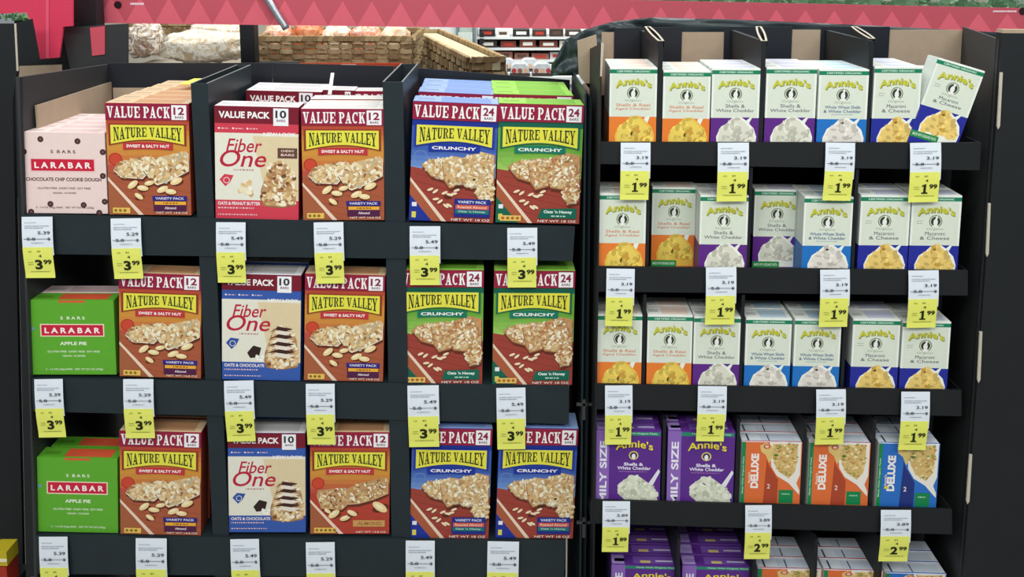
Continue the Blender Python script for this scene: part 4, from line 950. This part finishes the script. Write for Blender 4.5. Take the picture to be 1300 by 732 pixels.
# bread bags: lumpy loaves in clear wrap
BREAD = mat('bagged_bread', rough=.32, grain=.12, scale=50, attr=True, bump=.5, spec=.6)
def loaf(x0, x1, y0, y1, Y, cols, label, tie=(200, 60, 40)):
    A, B = at(x0, y1, Y), at(x1, y0, Y); A.z = max(zt_ + (.016 if x0 < 320 else .024), min(A.z, B.z - .07) if x0 < 320 else 0); c = (A + B) / 2; rx, rz = (B.x - A.x) / 2, (B.z - A.z) / 2; ry = min(rx, .07); rr_ = random.Random(int(x0 * 7 + y0))
    V, F, C = [], [], []; nu, nv = 28, 16; cl = [lin(q) for q in cols]
    for i in range(nv + 1):
        ph = math.pi * i / nv
        for j in range(nu):
            th = 2 * math.pi * j / nu; dv = Vector((math.sin(ph) * math.cos(th), math.sin(ph) * math.sin(th), math.cos(ph)))
            sq = lambda q: math.copysign(abs(q) ** .7, q); n_ = 1 + .22 * noise.noise(dv * 3 + Vector((x0, y0, 0))) + .07 * noise.noise(dv * 11)
            V.append(Vector((sq(dv.x) * rx * n_, sq(dv.y) * ry * n_, sq(dv.z) * rz * n_)))
    for i in range(nv):
        for j in range(nu): F.append((i * nu + j, (i + 1) * nu + j, (i + 1) * nu + (j + 1) % nu, i * nu + (j + 1) % nu)); C.append(cl[min(len(cl) - 1, int((noise.noise(Vector((i * .45, j * .45, x0))) * .5 + .5) * len(cl) * .999))])
    m = bpy.data.materials.new('bagged_bread'); m.use_nodes = True; nt = m.node_tree; b = nt.nodes['Principled BSDF']; b.inputs['Roughness'].default_value = .35
    tc = nt.nodes.new('ShaderNodeTexCoord'); nz = nt.nodes.new('ShaderNodeTexNoise'); nz.inputs['Scale'].default_value = 26; nz.inputs['Detail'].default_value = 5; nz.inputs['Distortion'].default_value = 1.6
    nt.links.new(tc.outputs['Object'], nz.inputs['Vector']); cr = nt.nodes.new('ShaderNodeValToRGB'); cr.color_ramp.elements[0].position = .3; cr.color_ramp.elements[1].position = .7
    cr.color_ramp.elements[0].color = cl[0] + (1,); cr.color_ramp.elements[1].color = cl[-1] + (1,)
    for q in range(1, len(cl) - 1): e = cr.color_ramp.elements.new(.3 + .4 * q / (len(cl) - 1)); e.color = cl[q] + (1,)
    bp = nt.nodes.new('ShaderNodeBump'); bp.inputs['Strength'].default_value = .6; bp.inputs['Distance'].default_value = .01; nt.links.new(nz.outputs['Fac'], bp.inputs['Height']); nt.links.new(bp.outputs[0], b.inputs['Normal'])
    nt.links.new(nz.outputs['Fac'], cr.inputs[0]); nt.links.new(cr.outputs[0], b.inputs['Base Color'])
    me = mesh('bagged_loaf', V, F); me.materials.append(m); o = link('bagged_loaf', me, None, None, c); tag(o, label, 'bread', 'bagged loaves on the bakery table')
    for p in me.polygons: p.use_smooth = True
    k = MB().prism([(rx * .9, -.01, -.008), (rx * .9, .01, -.008), (rx * .9, .01, .012), (rx * .9, -.01, .012)], (rx * .12 + .01, 0, .006)); me2 = mesh('bag_neck', k.v, k.f); me2.materials.append(m); link('bag_neck', me2, None, o)
LO = [(236, 230, 214), (214, 196, 160), (244, 242, 232), (196, 168, 126), (222, 214, 198)]
loaf(163, 206, 30, 74, 2.90, [(150, 116, 84), (232, 224, 214), (120, 88, 62), (206, 190, 170), (240, 236, 230)], 'bagged dark loaf at the left below the banner')
loaf(210, 312, 40, 92, 2.76, LO, 'big pale loaf in a clear bag left of the black post')
loaf(244, 306, 28, 52, 3.02, LO, 'pale bagged loaf standing behind the big pale loaf')
loaf(335, 372, 32, 50, 2.86, [(240, 232, 214), (230, 140, 90), (250, 246, 238)], 'white bagged loaf at the left end of the long basket')
loaf(372, 412, 30, 49, 2.86, [(206, 92, 54), (190, 110, 60), (220, 150, 100)], 'orange wrapped loaf in the long basket')
loaf(410, 446, 32, 48, 2.86, [(244, 238, 222), (236, 214, 186), (222, 120, 80)], 'cream bagged loaf in the middle of the long basket')
loaf(446, 484, 33, 48, 2.86, [(242, 234, 220), (220, 110, 70), (230, 210, 180)], 'cream and orange bagged loaf in the long basket')
loaf(484, 520, 33, 49, 2.86, [(236, 226, 200), (226, 206, 170), (226, 120, 84)], 'cream bagged loaf at the right end of the long basket')
# glass cabinet with framed door
WHITE = mat('white_enamel', (226, 230, 228), .35, .04, 5)
GLS = mat('cabinet_glass_panel', (182, 194, 186), .15, .1, 4)
GRF = mat('grey_frame', (120, 136, 140), .4, .1)
ca, cb = at(528, 110, 4.2), at(604, 10, 4.2)
cab = empty('glass_cabinet', ((ca.x + cb.x) / 2, 4.2, 0)); tag(cab, 'white cabinet with a grey framed glass door behind the bakery table', 'cabinet')
MB().box((at(545, 60, 4.2).x, 4.22, 0), (cb.x - .01, 4.55, cb.z)).build('body', WHITE, cab)
dx0, dx1 = at(580, 60, 4.2).x, at(612, 60, 4.2).x
for q0, q1 in ((at(579, 60, 4.2).x, at(582, 60, 4.2).x), (at(601, 60, 4.2).x, at(604, 60, 4.2).x)): MB().box((q0, 4.19, .1), (q1, 4.22, cb.z)).build('door_frame', GRF, cab)
MB().box((at(583, 60, 4.2).x, 4.205, .1), (at(600, 60, 4.2).x, 4.215, cb.z)).build('pane', GLS, cab)
A, B = at(581, 60, 4.2), at(584, 60, 4.2)
s0, s1 = at(583, 64, 4.18), at(593, 41, 4.18)
sg = MB().box((at(582, 64, 4.18).x + .0, 4.17, at(582, 64, 4.18).z), (at(600, 64, 4.18).x, 4.18, s1.z), lin((206, 214, 204))); o = sg.build('door_sign', INK, cab, cols=True); o['label'] = 'pale sign with a dark emblem'
q = at(587, 53, 4.16)
e_ = MB().prism(disc(Vector((q.x, 4.168, q.z)), .014, 0), (0, .001, 0), lin((60, 66, 60))).build('emblem', INK, None, cols=True, org=(0, 0, 0)); e_.parent = o; e_.location = -parent_origin(o)
for i in range(3): 
    q = at(609, 42 + 8 * i, 4.18); MB().box((q.x, 4.17, q.z - .02), (q.x + .02, 4.19, q.z + .004)).build('hinge', BLACK2, cab)
# white shelving with packaged goods, far right of the gap
sa, sb = at(606, 96, 4.6), at(760, 20, 4.6)
shf = empty('white_shelving', ((sa.x + sb.x) / 2, 4.6, 0)); tag(shf, 'white bakery shelving far behind the gap between the stands', 'shelving')
MB().box((sa.x, 4.95, 0), (sb.x, 4.97, sb.z)).build('back_panel', WHITE, shf)
lv = [at(640, y, 4.6).z for y in (47, 61, 76, 99)]
for z in lv: MB().box((sa.x, 4.6, z - .012), (sb.x, 4.95, z)).build('shelf', WHITE, shf)
for x in (sa.x - .02, sb.x): MB().box((x, 4.6, 0), (x + .02, 4.97, sb.z)).build('side_panel', WHITE, shf)
rr2 = random.Random(12)
pal = {0: [(70, 50, 44), (226, 222, 214), (40, 36, 36)], 1: [(240, 240, 238), (230, 226, 220)], 2: [(60, 46, 42), (214, 206, 196), (120, 60, 50)], 3: [(230, 228, 226), (150, 140, 132)], 4: [(190, 190, 190), (150, 96, 84), (222, 222, 226)], 5: [(206, 210, 214), (110, 112, 116), (196, 150, 140)]}
pos = ['on the topmost', 'on the second', 'on the third', 'on the lowest']
for ri, z in enumerate(lv):
    x = sa.x + .01; k = 0
    while x < sb.x - .16:
        wd = rr2.uniform(.07, .10); h = rr2.uniform(.030, .042); cc = rr2.choice(pal[(0, 2, 4, 5)[ri]])
        mb = MB().box((x, 4.62, z + .0005), (x + wd, 4.74, z + h), lin(cc)); o = mb.build('pastry_pack', INK, None, cols=True, org=(x, 4.62, z))
        tag(o, 'small pastry package %s far white shelf, %s from its left end' % (pos[ri], ('first', 'second', 'third', 'fourth', 'fifth', 'sixth', 'seventh')[k]), 'package', 'pastry packages on the white shelving')
        MB().box((x + wd * .2, 4.619, z + h * .3), (x + wd * .8, 4.62, z + h * .75), lin(rr2.choice([(240, 236, 226), (180, 60, 50), (90, 70, 60)]))).build('printed_band', INK, o, cols=True)
        x += wd + rr2.uniform(.006, .02); k += 1
# clear domed cake packs, nearer, in the lower part of the gap
cp_ = [(598, 76, 3.5), (622, 80, 3.45), (648, 80, 3.45), (676, 78, 3.5)]
zt2 = at(640, 93, 3.5).z; t2 = MB().box((at(592, 90, 3.5).x, 3.4, zt2 - .03), (at(745, 90, 3.5).x, 3.8, zt2 - .001)); c_t = t2.build('cake_counter', WHITE, None, org=(at(640, 90, 3.5).x, 3.5, 0)); tag(c_t, 'white counter carrying pastry trays behind the gap between the stands', 'counter')
MB().box((at(596, 90, 3.5).x, 3.45, 0), (at(740, 90, 3.5).x, 3.78, zt2 - .03)).build('body', WHITE, c_t)
CL = mat('clear_tray', (206, 210, 214), .12, .35, 45, .3, .7)
for i, (x, y, Y) in enumerate([(604, 0, 3.46), (632, 0, 3.46), (660, 0, 3.46), (688, 0, 3.46), (612, 0, 3.6), (642, 0, 3.6), (672, 0, 3.6)]):
    px_ = at(x, 88, Y).x; o = empty('pastry_tray', (px_, Y, zt2)); tag(o, ('leftmost', 'second', 'third', 'rightmost')[i % 4] + ' clear pastry tray in the %s row on the white counter' % ('front' if i < 4 else 'rear'), 'tray', 'clear pastry trays')
    MB().box((px_ - .04, Y - .045, zt2), (px_ + .04, Y + .045, zt2 + .012), lin((60, 50, 44))).build('tray_base', INK, o, cols=True)
    V = []; m_ = MB()
    pts = [(-.038, .012), (-.034, .038), (-.02, .048), (.02, .048), (.034, .038), (.038, .012)]
    m_.prism([(px_ + a, Y - .043, zt2 + b) for a, b in pts], (0, .086, 0)); m_.build('lid', CL, o)
    for j in range(3): m2 = MB().prism(disc(Vector((px_ - .024 + .024 * j, Y - .0435, zt2 + .022)), .010, 0, 8), (0, -.002, 0), lin(((150, 90, 70), (206, 170, 140), (176, 60, 60))[(i + j) % 3])); m2.build('pastry', INK, o, cols=True)
